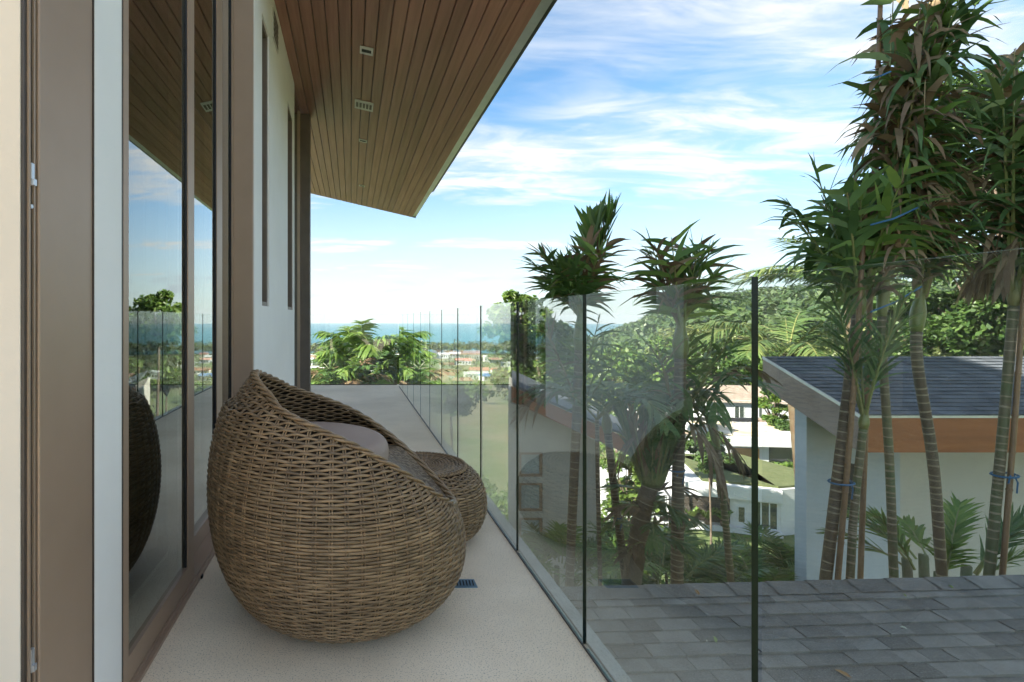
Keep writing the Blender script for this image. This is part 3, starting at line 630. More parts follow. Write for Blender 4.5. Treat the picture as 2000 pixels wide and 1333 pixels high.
def roof_leaf(px, py, size, m_, label):
    dx, dz = (px - VX) / F, (VY - py) / F; n_ = NRM; o_ = Vector((0, 0, EYE)); dv = Vector((dx, 1, dz)); t = (RO - o_).dot(n_) / dv.dot(n_); c = o_ + dv * t + n_ * 0.016
    a = random.uniform(0, 6.28); x = (UX * math.cos(a) + SL * math.sin(a)) * size; y = (SL * math.cos(a) - UX * math.sin(a)) * size * 0.35
    m = MB(); m.add([c - x, c - x * 0.4 + y + n_ * 0.006, c + x * 0.4 + y + n_ * 0.005, c + x, c + x * 0.4 - y + n_ * 0.007, c - x * 0.4 - y + n_ * 0.004, c + n_ * 0.001], [(0, 6, 1), (1, 6, 2), (2, 6, 3), (3, 6, 4), (4, 6, 5), (5, 6, 0)])
    tag(m.build('fallen_leaf', m_), label, 'leaf', 'leaves fallen on the lower roof')
dryl = mat('dry_leaf', (0.36, 0.20, 0.06), (0.25, 0.12, 0.035), rough=0.7); grl = mat('green_leaf', (0.25, 0.33, 0.08), rough=0.6); pal = mat('pale_leaf', (0.62, 0.66, 0.52), rough=0.6)
for px, py, s_, m_, lb in ((1360, 1162, 0.026, dryl, 'curled brown dry leaf on the shingle ridge'), (1396, 1255, 0.022, grl, 'green leaf lying on the dark shingles'), (1379, 1258, 0.008, pal, 'tiny pale petal on the shingles beside a green leaf'),
                          (1855, 1151, 0.016, grl, 'green leaf caught near the ridge cap shingles'), (1763, 1232, 0.014, pal, 'pale leaf scrap on the middle of the shingles'), (1645, 1322, 0.03, dryl, 'brown twig like leaf low on the shingles'), (1765, 1168, 0.012, grl, 'small green leaf scrap under the ridge caps')):
    roof_leaf(px, py, s_, m_, lb)

# ---------------------------------------------------------------- neighbouring pavilion on the right
D1 = 6.5; X1 = XP(1680, D1); D2 = X1 / ((1490 - VX) / F); ZE2 = ZP(812, D1); ZR2 = ZP(697, D2); DW = 7.6; XW = XP(1575, DW)
pav = thing('neighbour_pavilion', 'neighbouring pavilion with slate grey roof, orange fascia and white wall tinted with blue shade', 'house', (XW + 3, DW + 1, gz(XW + 3, DW)))
XR = 15.5; GZ = -4.2
m = MB(); m.box(XW, XP(1757, DW), DW, DW + 0.2, GZ, ZE2 + 0.0); m.prism([(XW, DW + 0.201, GZ), (XW + 0.2, DW + 0.201, GZ), (XW + 1.62, D2 + 1.2, GZ), (XW + 1.45, D2 + 1.2, GZ)], (0, 0, ZE2 + 0.2 - GZ)); m.build('wall', siding_m, pav)
k = 0; z = GZ + 1.2
while z < ZE2 - 0.25:
    m = MB(); m.prism([(XW - 0.004, DW - 0.001, z), (XW - 0.004, DW - 0.012, z), (XW - 0.004, DW - 0.002, z + 0.068)], (XP(1757, DW) - XW + 0.004, 0, 0)); m.build('siding_board', siding_m, pav); z += 0.07
XQ = XP(1757, DW) + 0.001
m = MB(); m.box(XQ, XR, DW + 0.75, DW + 0.9, GZ, ZE2 - 0.05); m.build('recess_wall', recess_m, pav)
m = MB(); m.box(XQ - 0.2, XQ - 0.001, DW + 0.201, DW + 0.75, GZ, ZE2 - 0.05); m.build('recess_return', recess_m, pav)
m = MB(); m.box(X1 + 0.62, XR, D1 + 0.05, DW - 0.02, ZE2 - 0.30, ZE2 - 0.27); m.box(XQ, XR, DW - 0.019, DW + 0.74, ZE2 - 0.30, ZE2 - 0.27); m.build('eave_soffit', orange_m, pav)
FH = 0.47
m = MB(); m.box(X1 + 0.045, XR, D1, D1 + 0.04, ZE2 - FH, ZE2 - 0.035); m.build('eave_fascia', orange_m, pav)
m = MB(); m.box(X1, XR, D1 - 0.01, D1 + 0.01, ZE2 - 0.03, ZE2 + 0.0); m.build('drip_trim', metal_m, pav)
m = MB(); m.prism([(X1, D1, ZE2 - 0.02), (X1, D2, ZR2 - 0.02), (X1, D2, ZR2 - FH), (X1, D1, ZE2 - FH)], (0.04, 0, 0)); m.build('rake_fascia', fasciag_m, pav)
m = MB(); m.prism([(X1 - 0.01, D1 - 0.01, ZE2 + 0.002), (X1 - 0.01, D2, ZR2 + 0.002), (X1 - 0.01, D2, ZR2 - 0.035), (X1 - 0.01, D1 - 0.01, ZE2 - 0.035)], (0.03, 0, 0)); m.build('rake_trim', metal_m, pav)
m = MB(); pd = Vector((0, D2 - D1, ZR2 - ZE2)); pn = Vector((0, -pd.z, pd.y)).normalized(); nc = 17
for i in range(nc):
    a = Vector((0, D1, ZE2)) + pd * (i / nc); b = Vector((0, D1, ZE2)) + pd * ((i + 1) / nc); x = X1 + 0.02 - random.uniform(0, 0.25)
    while x < XR:
        w_ = random.uniform(0.18, 0.36); x0, x1 = max(X1 + 0.02, x), min(x + w_ - 0.006, XR); t0 = 0.016 + random.choice((0, 0.004, 0.006))
        if x1 > x0 + 0.02:
            q = [a + pn * t0, b + pn * 0.005]; m.add([(x0, q[0].y, q[0].z), (x1, q[0].y, q[0].z), (x1, q[1].y, q[1].z), (x0, q[1].y, q[1].z), (x0, a.y, a.z), (x1, a.y, a.z)], [(0, 1, 2, 3), (4, 5, 1, 0)])
        x += w_
m.build('shingle_courses', shing2_m, pav)['kind'] = 'stuff'
m = MB(); m.add([(X1 + 0.03, D1, ZE2), (XR, D1, ZE2), (XR, D2, ZR2), (X1 + 0.03, D2, ZR2), (XR, 2 * D2 - D1, ZE2), (X1 * (2 * D2 - D1) / D2 + 0.15, 2 * D2 - D1, ZE2)], [(0, 1, 2, 3), (3, 2, 4, 5)]); m.build('roof_deck', shing2_m, pav)
m = MB(); m.box(XP(1640, DW), XP(1662, DW), DW - 0.09, DW - 0.013, ZP(1008, DW), ZP(905, DW)); m.build('meter_box', black_m, pav)

# white house with a gable facing the balcony
DG = 12.0; GX0, GX1 = XP(1003, DG), XP(1168, DG); gg = gz(5, 13) - 0.3
gab = thing('gabled_villa', 'pale villa with a sloping orange fascia and three stacked windows', 'house', ((GX0 + GX1) / 2, DG + 2, gg))
AX, AZ = XP(1000, DG - 0.6), ZP(752, DG - 0.6); RX2, RZ2 = XP(1265, DG - 0.6), ZP(872, DG - 0.6); sl = (AZ - RZ2) / (RX2 - AX); LX2 = AX - 3.2; LZ2 = AZ - 3.2 * sl
wz = lambda x: AZ - abs(x - AX) * sl - 0.12
wins = [(ZP(932, DG), ZP(884, DG)), (ZP(1000, DG), ZP(944, DG)), (ZP(1060, DG), ZP(1012, DG))]; wx0, wx1 = XP(1014, DG), XP(1060, DG)
m = MB(); GX0 = AX + 0.1; m.prism([(GX0, DG, gg), (wx0, DG, gg), (wx0, DG, wz(wx0)), (GX0, DG, wz(GX0))], (GX0 / DG * 2.6, 2.5, 0)); m.prism([(wx1, DG, gg), (GX1, DG, gg), (GX1, DG, wz(GX1)), (wx1, DG, wz(wx1))], (GX0 / DG * 2.6, 2.5, 0))
zl = [gg] + [z for w_ in wins[::-1] for z in w_] + [None]
for i in range(0, len(zl), 2):
    z0 = zl[i]; z1 = zl[i + 1]
    if z1 is None: m.prism([(wx0, DG, z0), (wx1, DG, z0), (wx1, DG, wz(wx1)), (wx0, DG, wz(wx0))], (GX0 / DG * 2.6, 2.5, 0))
    else: m.box(wx0, wx1, DG, DG + 0.3, z0, z1)
m.build('wall', recess_m, gab)
for z0, z1 in wins:
    m = MB(); f = 0.06
    for b in ((wx0, wx0 + f, z0, z1), (wx1 - f, wx1, z0, z1), (wx0 + f, wx1 - f, z0, z0 + f), (wx0 + f, wx1 - f, z1 - f, z1)): m.box(b[0], b[1], DG + 0.03, DG + 0.1, b[2], b[3])
    w_ = m.build('window', alu_m, gab); m = MB(); m.box(wx0 + f, wx1 - f, DG + 0.06, DG + 0.07, z0 + f, z1 - f); m.build('pane', mat('frosted_pane', (0.55, 0.62, 0.6), rough=0.15, spec=0.7) if 'frosted_pane' not in MATS else MATS['frosted_pane'], w_)
yf = DG - 0.6
m = MB(); m.prism([(AX, yf, AZ - 0.03), (RX2, yf, RZ2 - 0.03), (RX2, yf, RZ2 - 0.38), (AX, yf, AZ - 0.38)], (0, 0.05, 0)); m.build('gable_fascia', orange_m, gab)
for sgn, ex, ez in ((1, RX2, RZ2),):
    m = MB(); m.prism([(AX + sgn * 0.001, yf - 0.03, AZ - 0.028), (ex + sgn * 0.03, yf - 0.03, ez - 0.028), (ex + sgn * 0.03, yf - 0.03, ez + 0.03), (AX + sgn * 0.001, yf - 0.03, AZ + 0.03)], (AX / DG * 3.2, 3.1, 0)); m.build('roof', shing2_m, gab)

# ---------------------------------------------------------------- palms
def trunk_path(pts, n):                     # smooth polyline through points
    pts = [Vector(p) for p in pts]; out = []
    for k in range(n):
        t = k / (n - 1) * (len(pts) - 1); i = min(int(t), len(pts) - 2); u = t - i
        p0 = pts[max(i - 1, 0)]; p1 = pts[i]; p2 = pts[i + 1]; p3 = pts[min(i + 2, len(pts) - 1)]
        out.append(0.5 * ((2 * p1) + (p2 - p0) * u + (2 * p0 - 5 * p1 + 4 * p2 - p3) * u * u + (3 * p1 - p0 - 3 * p2 + p3) * u ** 3))
    return out
def frond_quads(base, d0, L, grav, nleaf, ll, lw, ang, droop, start=0.25, jitter=0.25, rach=0.012, curl=0.0):
    """Pinnate leaf: returns (rachis points, quads of its leaflets)."""
    d = Vector(d0).normalized(); p = Vector(base); pts = [p.copy()]; ns = 14; ds = L / ns
    for i in range(ns):
        d = (d + Vector((0, 0, -grav * ds * (0.4 + 1.6 * i / ns)))).normalized(); p = p + d * ds; pts.append(p.copy())
    Q = []
    for k in range(nleaf):
        u = start + (1 - start) * (k + random.random() * 0.6) / nleaf; f = u * ns; i = min(int(f), ns - 1); w = f - i
        c = pts[i].lerp(pts[i + 1], w); t = (pts[i + 1] - pts[i]).normalized(); side = t.cross(Vector((0, 0, 1)))
        if side.length < 0.1: side = t.cross(Vector((math.cos(k), math.sin(k), 0)))
        side.normalize(); upv = side.cross(t)
        env = math.sin(math.pi * min(1, 0.16 + 0.80 * (u - start) / (1 - start))) ** 0.6
        for s_ in (-1, 1):
            a = ang * random.uniform(1 - jitter, 1 + jitter) * (1.1 - 0.45 * u)
            dd = (t * math.cos(a) + side * (s_ * math.sin(a)) + upv * random.uniform(-0.1, 0.3) * (1 + jitter)).normalized()
            if jitter > 0.4: dd = (dd + Vector((random.gauss(0, 1), random.gauss(0, 1), random.gauss(0, 0.6))) * 0.35).normalized()
            n_ = dd.cross(t.lerp(upv, random.random() * 0.6)).normalized(); wv = dd.cross(upv)
            if wv.length < 0.1: wv = dd.cross(t)
            wv = (wv.normalized() + upv * random.uniform(-0.6, 0.6) * (0.3 + jitter)).normalized()
            l_ = ll * env * random.uniform(0.75, 1.15); segs = 4; q = c.copy(); prev = None; dirv = dd.copy(); w0 = lw * (0.8 + 0.4 * random.random())
            prof = (0.55, 1.0, 0.9, 0.6, 0.06)
            for sgi in range(segs + 1):
                hw = wv * (w0 * 0.5 * prof[sgi]); cur = (q - hw, q + hw)
                if prev: Q.append((prev[0], prev[1], cur[1], cur[0]))
                prev = cur; dirv = (dirv + Vector((0, 0, -droop * (l_ / segs) * random.uniform(0.6, 1.6)))).normalized(); q = q + dirv * (l_ / segs)
    return pts, Q
def frond(parent, name, m_, rachm, *a, rach=0.012, **k):
    pts, Q = frond_quads(*a, **k); m = MB(); m.tube(pts, [rach * (1 - 0.8 * i / (len(pts) - 1)) for i in range(len(pts))], 5, 1)
    # strips of one leaflet share vertices so that each is one island
    for q0 in range(0, len(Q), 4):
        st = Q[q0:q0 + 4]; vs = [st[0][0], st[0][1]]
        for q in st: vs += [q[3], q[2]]
        m.add(vs, [(2 * i, 2 * i + 1, 2 * i + 3, 2 * i + 2) for i in range(4)], 0)
    return m.build(name, [m_, rachm], parent)
def palm(label, path, r0, r1, tm, shaft=0.5, nring=None, group='tall ringed palms below the balcony', name='palm_tree'):
    """path from ground to crown base; returns (root, top point, direction)."""
    n = 60; pts = trunk_path(path, n); pts[0].z = min(pts[0].z, gz(pts[0].x, pts[0].y) - 0.05)
    t = thing(name, label, 'palm', tuple(pts[0]), group)
    m = MB(); rad = [r0 + (r1 - r0) * (i / (n - 1)) ** 0.8 for i in range(n)]; ks = min(n - 1, int(n * (1 - shaft)))
    m.tube(pts[:ks + 1], rad[:ks + 1], 12); tr = m.build('trunk', tm, t, smooth=True)
    L = sum((pts[i + 1] - pts[i]).length for i in range(ks)); nr = nring or int(L / 0.105); m = MB()
    for i in range(nr):
        f = (i + random.uniform(0.3, 0.7)) / nr * ks; a = min(int(f), ks - 1); c = pts[a].lerp(pts[a + 1], f - a); d = (pts[a + 1] - pts[a]).normalized(); r = rad[a]
        tilt = Vector((random.uniform(-1, 1), random.uniform(-1, 1), 0)) * 0.12; d = (d + tilt).normalized(); h = random.uniform(0.004, 0.009)
        m.tube([c - d * h, c - d * h * 0.4, c + d * h * 0.4, c + d * h], [r * 1.005, r * 1.045, r * 1.04, r * 1.005], 12, cap=False)
    m.build('leaf_scar_rings', scar_m, t, smooth=True)['kind'] = 'stuff'
    if shaft > 0:
        m = MB(); q = pts[ks:]; k = len(q); m.tube(q, [rad[ks] * (1.0 + 0.5 * math.sin(min(1, i / (k - 1) * 1.6) * math.pi) ** 1) * (1 - 0.25 * i / (k - 1)) for i in range(k)], 12)
        m.build('crownshaft', shaft_m, t, smooth=True)
    return t, pts[-1], (pts[-1] - pts[-4]).normalized()
def tied_crown(t, top, axis, h, n, spread, ll, lw, brown=0.35, droop=3.0, nleaf=13, low=0.0, bias=(0, 0, 0), ang=0.75, bright=0.2):
    """Bundle of leaves bound upright along the stem, leaflets hanging every way."""
    for i in range(n):
        a = 2.4 * i + random.uniform(-0.5, 0.5); tl = spread * random.uniform(0.3, 1.0); rise = low * random.random()
        d = (axis + Vector((math.cos(a), math.sin(a), 0)) * tl + Vector(bias)).normalized()
        dry = (i * brown) % 1.0 < brown and i > 0
        frond(t, 'frond', frond_b if dry else (frond_y if random.random() < bright else frond_g), frond_b if dry else shaft_m,
              top - axis * rise + Vector((math.cos(a), math.sin(a), 0)) * 0.03, d, h * random.uniform(0.6, 1.05), 0.25 * random.uniform(0.2, 1.6), nleaf, ll, lw, ang, droop * (1.3 if dry else 1.0) * random.uniform(0.6, 1.3), start=0.10, jitter=0.55, rach=0.014)
def twine(pts, label):
    m = MB(); m.tube(pts, 0.007, 5, flat=0.5); tag(m.build('twine', string_m), label, 'string', 'blue ties on the palms')
def twine_loop(c, r, label, tilt=(0.1, 0.0)):
    pts = [Vector(c) + Vector((r * math.cos(a), r * math.sin(a), tilt[0] * r * math.cos(a) + tilt[1] * r * math.sin(a))) for a in np.linspace(0, 2 * math.pi * 1.02, 24)]
    m = MB(); m.tube(pts, 0.008, 5)
    m.tube([pts[0], pts[0] + Vector((-0.05, -0.03, 0.03)), pts[0] + Vector((-0.09, -0.04, -0.06))], 0.006, 4); m.tube([pts[0], pts[0] + Vector((-0.03, -0.05, -0.05)), pts[0] + Vector((-0.05, -0.06, -0.13))], 0.006, 4)
    tag(m.build('twine', string_m), label, 'string', 'blue ties on the palms')
def down(p0, p1, zg):                        # extend the line p1->p0 down to height zg
    d = (p0 - p1); return p0 + d * ((p0.z - zg) / -d.z) if abs(d.z) > 1e-6 else p0
ZG = -3.7
# right hand group
A = lambda x, y, d=4.2: P(x, y, d)
def path(*q):
    q = [A(*x) for x in q]; b = down(q[0], q[1], ZG); return [b] + q
t, top, ax = palm('thick leaning palm lashed to a bamboo pole with blue twine', path((1612, 1135, 4.27), (1645, 860, 4.27), (1682, 560, 4.27)), 0.043, 0.036, trunkB, shaft=0.1)
tied_crown(t, top, ax, 1.1, 13, 0.45, 0.46, 0.055, 0.2, 2.8, 10, 0.3, bias=(-0.15, 0, 0))
t, top, ax = palm('short palm with a swollen pale green crownshaft between two taller palms', path((1660, 1135, 4.2), (1668, 1000, 4.2), (1690, 800, 4.2)), 0.028, 0.026, trunkA, shaft=0.10)
for i in range(5):
    a = i * 2.4; frond(t, 'frond', frond_g, shaft_m, top - ax * 0.1, (0.22 * math.cos(a) , 0.22 * math.sin(a), 1), random.uniform(0.7, 1.2), 0.5, 13, 0.34, 0.022, 0.6, 1.8, start=0.3, jitter=0.3)
t, top, ax = palm('slim straight green palm with white leaf rings and a tall bound crown', path((1746, 1132, 4.25), (1737, 900, 4.25), (1722, 640, 4.25), (1735, 520, 4.25)), 0.030, 0.027, trunkA, shaft=0.22)
tied_crown(t, top, ax, 2.7, 26, 0.085, 0.54, 0.070, 0.36, 4.2, 14, 0.1, bias=(-0.04, 0, 0), ang=0.5, bright=0.3)
t, top, ax = palm('tilted palm with brown rings, its crown hanging over the pavilion roof', path((1840, 1128, 4.3), (1822, 900, 4.3), (1790, 690, 4.3), (1800, 560, 4.3)), 0.034, 0.036, trunkB, shaft=0.2)
tied_crown(t, top, ax, 1.8, 16, 0.10, 0.50, 0.048, 0.42, 3.8, 13, 0.1, bias=(0.04, 0.0, 0), ang=0.55)
t, top, ax = palm('ringed palm tied to a bamboo pole in front of the beige recess', path((1932, 1122, 4.0), (1958, 850, 4.0), (1985, 540, 4.0)), 0.031, 0.029, trunkA, shaft=0.1)
tied_crown(t, top, ax, 1.9, 17, 0.13, 0.50, 0.05, 0.38, 3.6, 13, 0.2, ang=0.55)
for i in range(9):                           # dry skirt hanging under that crown
    a = i * 0.7; frond(t, 'dry_skirt', frond_b, frond_b, top + ax * 0.35, (0.25 * math.cos(a), 0.25 * math.sin(a), -0.2), 0.55, 2.2, 9, 0.3, 0.03, 0.3, 4, start=0.15, jitter=0.3)
def bamboo(label, q, r):
    pts = trunk_path(path(*q), 50); pts[0].z = min(pts[0].z, gz(pts[0].x, pts[0].y) - 0.05); t = thing('bamboo_pole', label, 'pole', tuple(pts[0]), 'bamboo props for the palms'); m = MB(); m.tube(pts, [r * (1 - 0.25 * i / 49) for i in range(50)], 10); m.build('cane', bamboo_m, t, smooth=True)
    for i in range(3, 49, 4):
        d = (pts[i + 1] - pts[i]).normalized(); m = MB(); m.tube([pts[i] - d * 0.008, pts[i], pts[i] + d * 0.008], [r * 0.95, r * 1.1, r * 0.95], 10, cap=False); m.build('node', bamboo_m, t, smooth=True)
bamboo('long orange bamboo pole propping the thick leaning palm', ((1636, 1135, 4.2), (1668, 750, 4.2), (1690, 400, 4.2)), 0.022)
bamboo('brown bamboo pole propping the palm before the beige recess', ((1958, 1122, 3.95), (1985, 780, 3.95), (2008, 450, 3.95)), 0.019)
bamboo('pinkish brown pole standing up through the tallest bound crown', ((1700, 560, 4.42), (1710, 270, 4.42), (1722, -60, 4.42)), 0.021)
twine_loop(A(1643, 942, 4.235), 0.078, 'bright blue twine knotted round the leaning palm and its pole')
twine_loop(A(1962, 928, 3.975), 0.068, 'pale blue twine knotted round the ringed palm and bamboo')
twine([A(1700, 440, 3.95), A(1745, 428, 3.86), A(1795, 405, 3.95)], 'blue twine binding the lower end of the big crown')
twine([A(1700, 610, 4.0), A(1750, 590, 3.95), A(1800, 560, 4.0)], 'blue twine stretched between the trunks behind the glass')
twine([A(1700, 155, 4.0), A(1722, 148, 3.95), A(1740, 140, 4.0)], 'blue twine around the pinkish pole high in the crown')
# left hand group
t, top, ax = palm('small headed palm with bushy crown lit above the glass panel', path((1112, 1142, 5.4), (1118, 1000, 5.4), (1128, 780, 5.4), (1135, 600, 5.4)), 0.042, 0.048, trunkB, shaft=0.15)
tied_crown(t, top, ax, 0.75, 18, 0.60, 0.46, 0.045, 0.22, 2.0, 10, 0.1, bias=(-0.30, 0, 0), bright=0.5)
for i in range(5): frond(t, 'frond', frond_y, shaft_m, top, (0.18 + 0.12 * i / 4, random.uniform(-.2, .2), 1), 1.05, 0.1, 8, 0.35, 0.06, 0.5, 0.8, start=0.55, jitter=0.2)
tied_crown(t, top - ax * 0.9, ax, 0.9, 6, 0.6, 0.45, 0.028, 0.25, 2.2, 12, 0.3, bright=0.4)
t, top, ax = palm('straight thick palm with a ragged spiky crown above the glass', path((1322, 1142, 5.0), (1325, 900, 5.0), (1330, 620, 5.0)), 0.06, 0.05, trunkB, shaft=0.12)
tied_crown(t, top, ax, 0.85, 13, 0.55, 0.5, 0.048, 0.25, 1.8, 7, 0.1, bright=0.5)
tied_crown(t, top - ax * 0.95, ax, 1.05, 6, 0.45, 0.42, 0.034, 0.3, 2.4, 10, 0.3, bias=(0.1, 0, 0), bright=0.4)
for i in range(4): a = i * 1.57; frond(t, 'dry_skirt', frond_b, frond_b, top - ax * 0.95, (0.5 * math.cos(a), 0.4 * math.sin(a), -0.1), 0.85, 1.6, 7, 0.35, 0.035, 0.35, 4, start=0.2, jitter=0.3)
t, top, ax = palm('slender ringed palm leaning before the gabled villa', path((1218, 1100, 5.6), (1200, 960, 5.6), (1182, 800, 5.6)), 0.045, 0.038, trunkB, shaft=0.12)
for i in range(7):
    a = i * 2.4; frond(t, 'frond', frond_g if i % 4 else frond_b, shaft_m, top - ax * 0.05, (0.8 * math.cos(a), 0.8 * math.sin(a), 0.75), random.uniform(0.9, 1.3), 1.5, 15, 0.42, 0.04, 0.8, 2.0, start=0.2, jitter=0.3)
t, top, ax = palm('very thin dark palm stem beside the gabled villa wall', path((1172, 1130, 5.3), (1168, 960, 5.3), (1166, 820, 5.3)), 0.022, 0.02, trunkB, shaft=0.0)
for i in range(6):
    a = i * 2.4; frond(t, 'frond', frond_g, shaft_m, top, (0.7 * math.cos(a), 0.7 * math.sin(a), 0.8), random.uniform(0.6, 0.9), 1.2, 11, 0.3, 0.035, 0.8, 1.8, start=0.2)
t, top, ax = palm('squat palm with its leaves bundled into a green bulb', path((1238, 1110, 5.1), (1255, 1000, 5.1), (1272, 945, 5.1)), 0.095, 0.075, trunkB, shaft=0.0, nring=6)
m = MB(); q = [top + Vector((0.0, 0, -0.02)) + Vector((0.05 * k / 9, 0, 0.62 * k / 9)) for k in range(10)]; m.tube(q, [0.09 + 0.05 * math.sin(math.pi * (k / 9) ** 0.8) for k in range(10)], 14); m.build('leaf_bundle', shaft_m, t, smooth=True)
for i in range(18):
    a = i * 2.4; frond(t, 'frond', frond_g if i % 3 else frond_b, shaft_m, top + Vector((0.1 * math.cos(a), 0.1 * math.sin(a), 0.02)), (0.30 * math.cos(a), 0.30 * math.sin(a), 1), random.uniform(0.55, 0.95), 0.1, 9, 0.26, 0.042, 0.25, 1.6, start=0.05)
for i in range(13):
    a = i * 2.4; frond(t, 'low_frond', frond_b if i % 4 == 0 else (frond_y if i % 3 == 0 else frond_g), shaft_m, top - Vector((0, 0, 0.1 + 0.55 * i / 13)), (math.cos(a), math.sin(a), 0.5), random.uniform(0.3, 0.52), 2.4, 8, 0.28, 0.038, 0.5, 2.5, start=0.1, jitter=0.4)
t, top, ax = palm('thin arching palm with a bent leaf stalk before the white modern villa', path((1428, 1142, 5.2), (1415, 1000, 5.2), (1398, 860, 5.2), (1365, 775, 5.2)), 0.036, 0.026, trunkA, shaft=0.3)
for i in range(8): a = i * 2.4; frond(t, 'frond', frond_g if i % 3 else frond_b, shaft_m, top, (0.6 * math.cos(a) - .3, 0.6 * math.sin(a), 0.4), random.uniform(0.6, 0.9), 2.0, 10, 0.35, 0.04, 0.6, 3, start=0.15)
twine_loop(A(1322, 918, 5.0), 0.066, 'blue twine knotted round the straight thick palm')
twine_loop(A(1205, 1010, 5.6), 0.055, 'blue twine on the slender palm before the gabled villa')

# palm clump behind the end balustrade
def clump(label, c, n, L, m_list, ll, lw, up=0.9, nleaf=20, grav=0.75, name='palm_clump', group='feathery palm clumps', h=(0.0, 0.0), ang=1.0, droop=1.6, cat='palm'):
    z0 = gz(c[0], c[1]); t = thing(name, label, cat, (c[0], c[1], z0), group)
    m = MB(); b = Vector((c[0], c[1], z0))
    for k in range(5):
        a = k * 1.26; q = [b + Vector((0.1 * math.cos(a), 0.1 * math.sin(a), -0.1)), Vector((c[0] + 0.25 * math.cos(a), c[1] + 0.25 * math.sin(a), c[2]))]; m.tube(trunk_path(q, 6), [0.06, 0.06, 0.055, 0.05, 0.045, 0.04], 8)
    m.build('stems', trunkA, t, smooth=True)
    for i in range(n):
        a = i * 2.39996 + random.uniform(-0.3, 0.3); zo = random.uniform(*h); tl = random.uniform(0.35, 1.25)
        frond(t, 'frond', random.choice(m_list), shaft_m, (c[0] + 0.25 * math.cos(a), c[1] + 0.25 * math.sin(a), c[2] + zo), (math.cos(a) * tl, math.sin(a) * tl, up), L * random.uniform(0.65, 1.1), grav * random.uniform(0.7, 1.5), nleaf, ll, lw, ang, droop, start=0.22, jitter=0.15)
    return t
clump('bushy green palm clump rising behind the end balustrade', tuple(P(705, 712, 16.5)), 40, 1.75, [frond_y, frond_y, frond_g, frond_y], 0.70, 0.10, h=(-0.9, 0.5), nleaf=14)
clump('second bushy palm at the outer corner of the end balustrade', tuple(P(768, 718, 17)), 24, 1.5, [frond_y, frond_g], 0.6, 0.09, h=(-0.9, 0.3), nleaf=14)
clump('drooping palm with dry brown leaves low behind the end balustrade', tuple(P(668, 748, 15.8)), 24, 1.4, [frond_b, frond_g, frond_y], 0.5, 0.07, h=(-0.6, 0.1))
# coconut palm behind the bound palms
def coconut(label, c, L, n, ll=0.75, lw=0.03):
    z0 = gz(c[0], c[1]); t = thing('coconut_palm', label, 'palm', (c[0], c[1], z0)); b = Vector((c[0] + 0.3, c[1], z0 - 0.1)); m = MB(); tp = Vector(c)
    m.tube(trunk_path([b, b.lerp(tp, 0.5) + Vector((0.25, 0, 0)), tp], 14), [0.17 - 0.004 * i for i in range(14)], 10); m.build('trunk', trunkB, t, smooth=True)
    for i in range(n):
        a = i * 2.39996; tl = random.uniform(0.6, 1.6); frond(t, 'frond', coco_m, shaft_m, tp, (math.cos(a) * tl, math.sin(a) * tl, 0.75), L * random.uniform(0.8, 1.1), 0.42, 46, ll, lw, 1.0, 1.1, start=0.14, jitter=0.12, rach=0.025)
coconut('coconut palm with long feathery leaves behind the bound palms', P(1660, 560, 10.5), 2.3, 22, 0.6, 0.035)
coconut('lower coconut palm arching over the white house roof', P(1540, 690, 13.0), 2.6, 18, 0.7, 0.035)
clump('spiky palm seedling growing before the beige recess', tuple(P(1840, 1105, 5.2)), 12, 0.75, [frond_g, frond_y], 0.34, 0.03, h=(-0.1, 0.0), ang=0.5)
clump('bright fern like palm clump below the white modern villa', tuple(P(1545, 1125, 9.0)), 26, 0.85, [frond_y, frond_y, frond_g], 0.35, 0.035, h=(-0.5, 0.1))
clump('bright palm clump at the foot of the near pavilion wall', tuple(P(1478, 1140, 8.0)), 18, 0.65, [frond_y, frond_g], 0.3, 0.03, h=(-0.4, 0.1))
clump('yellowish grassy palm clump before the gabled villa wall', tuple(P(1090, 1120, 8.0)), 22, 0.8, [frond_y, frond_y, leaf3], 0.3, 0.028, h=(-0.4, 0.1))
clump('leafy palm clump beside the garden steps rail', tuple(P(1385, 1130, 8.5)), 22, 0.8, [frond_g, frond_y], 0.35, 0.035, h=(-0.5, 0.1))
clump('dense palm clump under the bundled squat palm', tuple(P(1290, 1120, 7.0)), 22, 0.95, [frond_g, frond_g, frond_y], 0.32, 0.03, h=(-0.4, 0.1))

# ---------------------------------------------------------------- broadleaf trees
def leaves(centres, radii, n, size, flat=0.6, up=0.35):
    k = len(centres); idx = np.random.randint(0, k, n); g = np.random.normal(size=(n, 3)); g /= np.linalg.norm(g, axis=1)[:, None] + 1e-9
    rad = np.random.random(n) ** 0.45; pos = np.array(centres)[idx] + g * (rad * np.array(radii)[idx])[:, None] * np.array([1, 1, flat])
    nn = np.random.normal(size=(n, 3)); nn[:, 2] = np.abs(nn[:, 2]) + up; nn += g * 0.5; nn /= np.linalg.norm(nn, axis=1)[:, None]
    t = np.cross(nn, np.random.normal(size=(n, 3))); t /= np.linalg.norm(t, axis=1)[:, None] + 1e-9; b = np.cross(nn, t)
    s = size * (0.6 + 0.8 * np.random.random(n))[:, None]; w = s * 0.5
    return np.stack([pos - t * s, pos + b * w - t * s * 0.1, pos + t * s, pos - b * w - t * s * 0.1], 1)
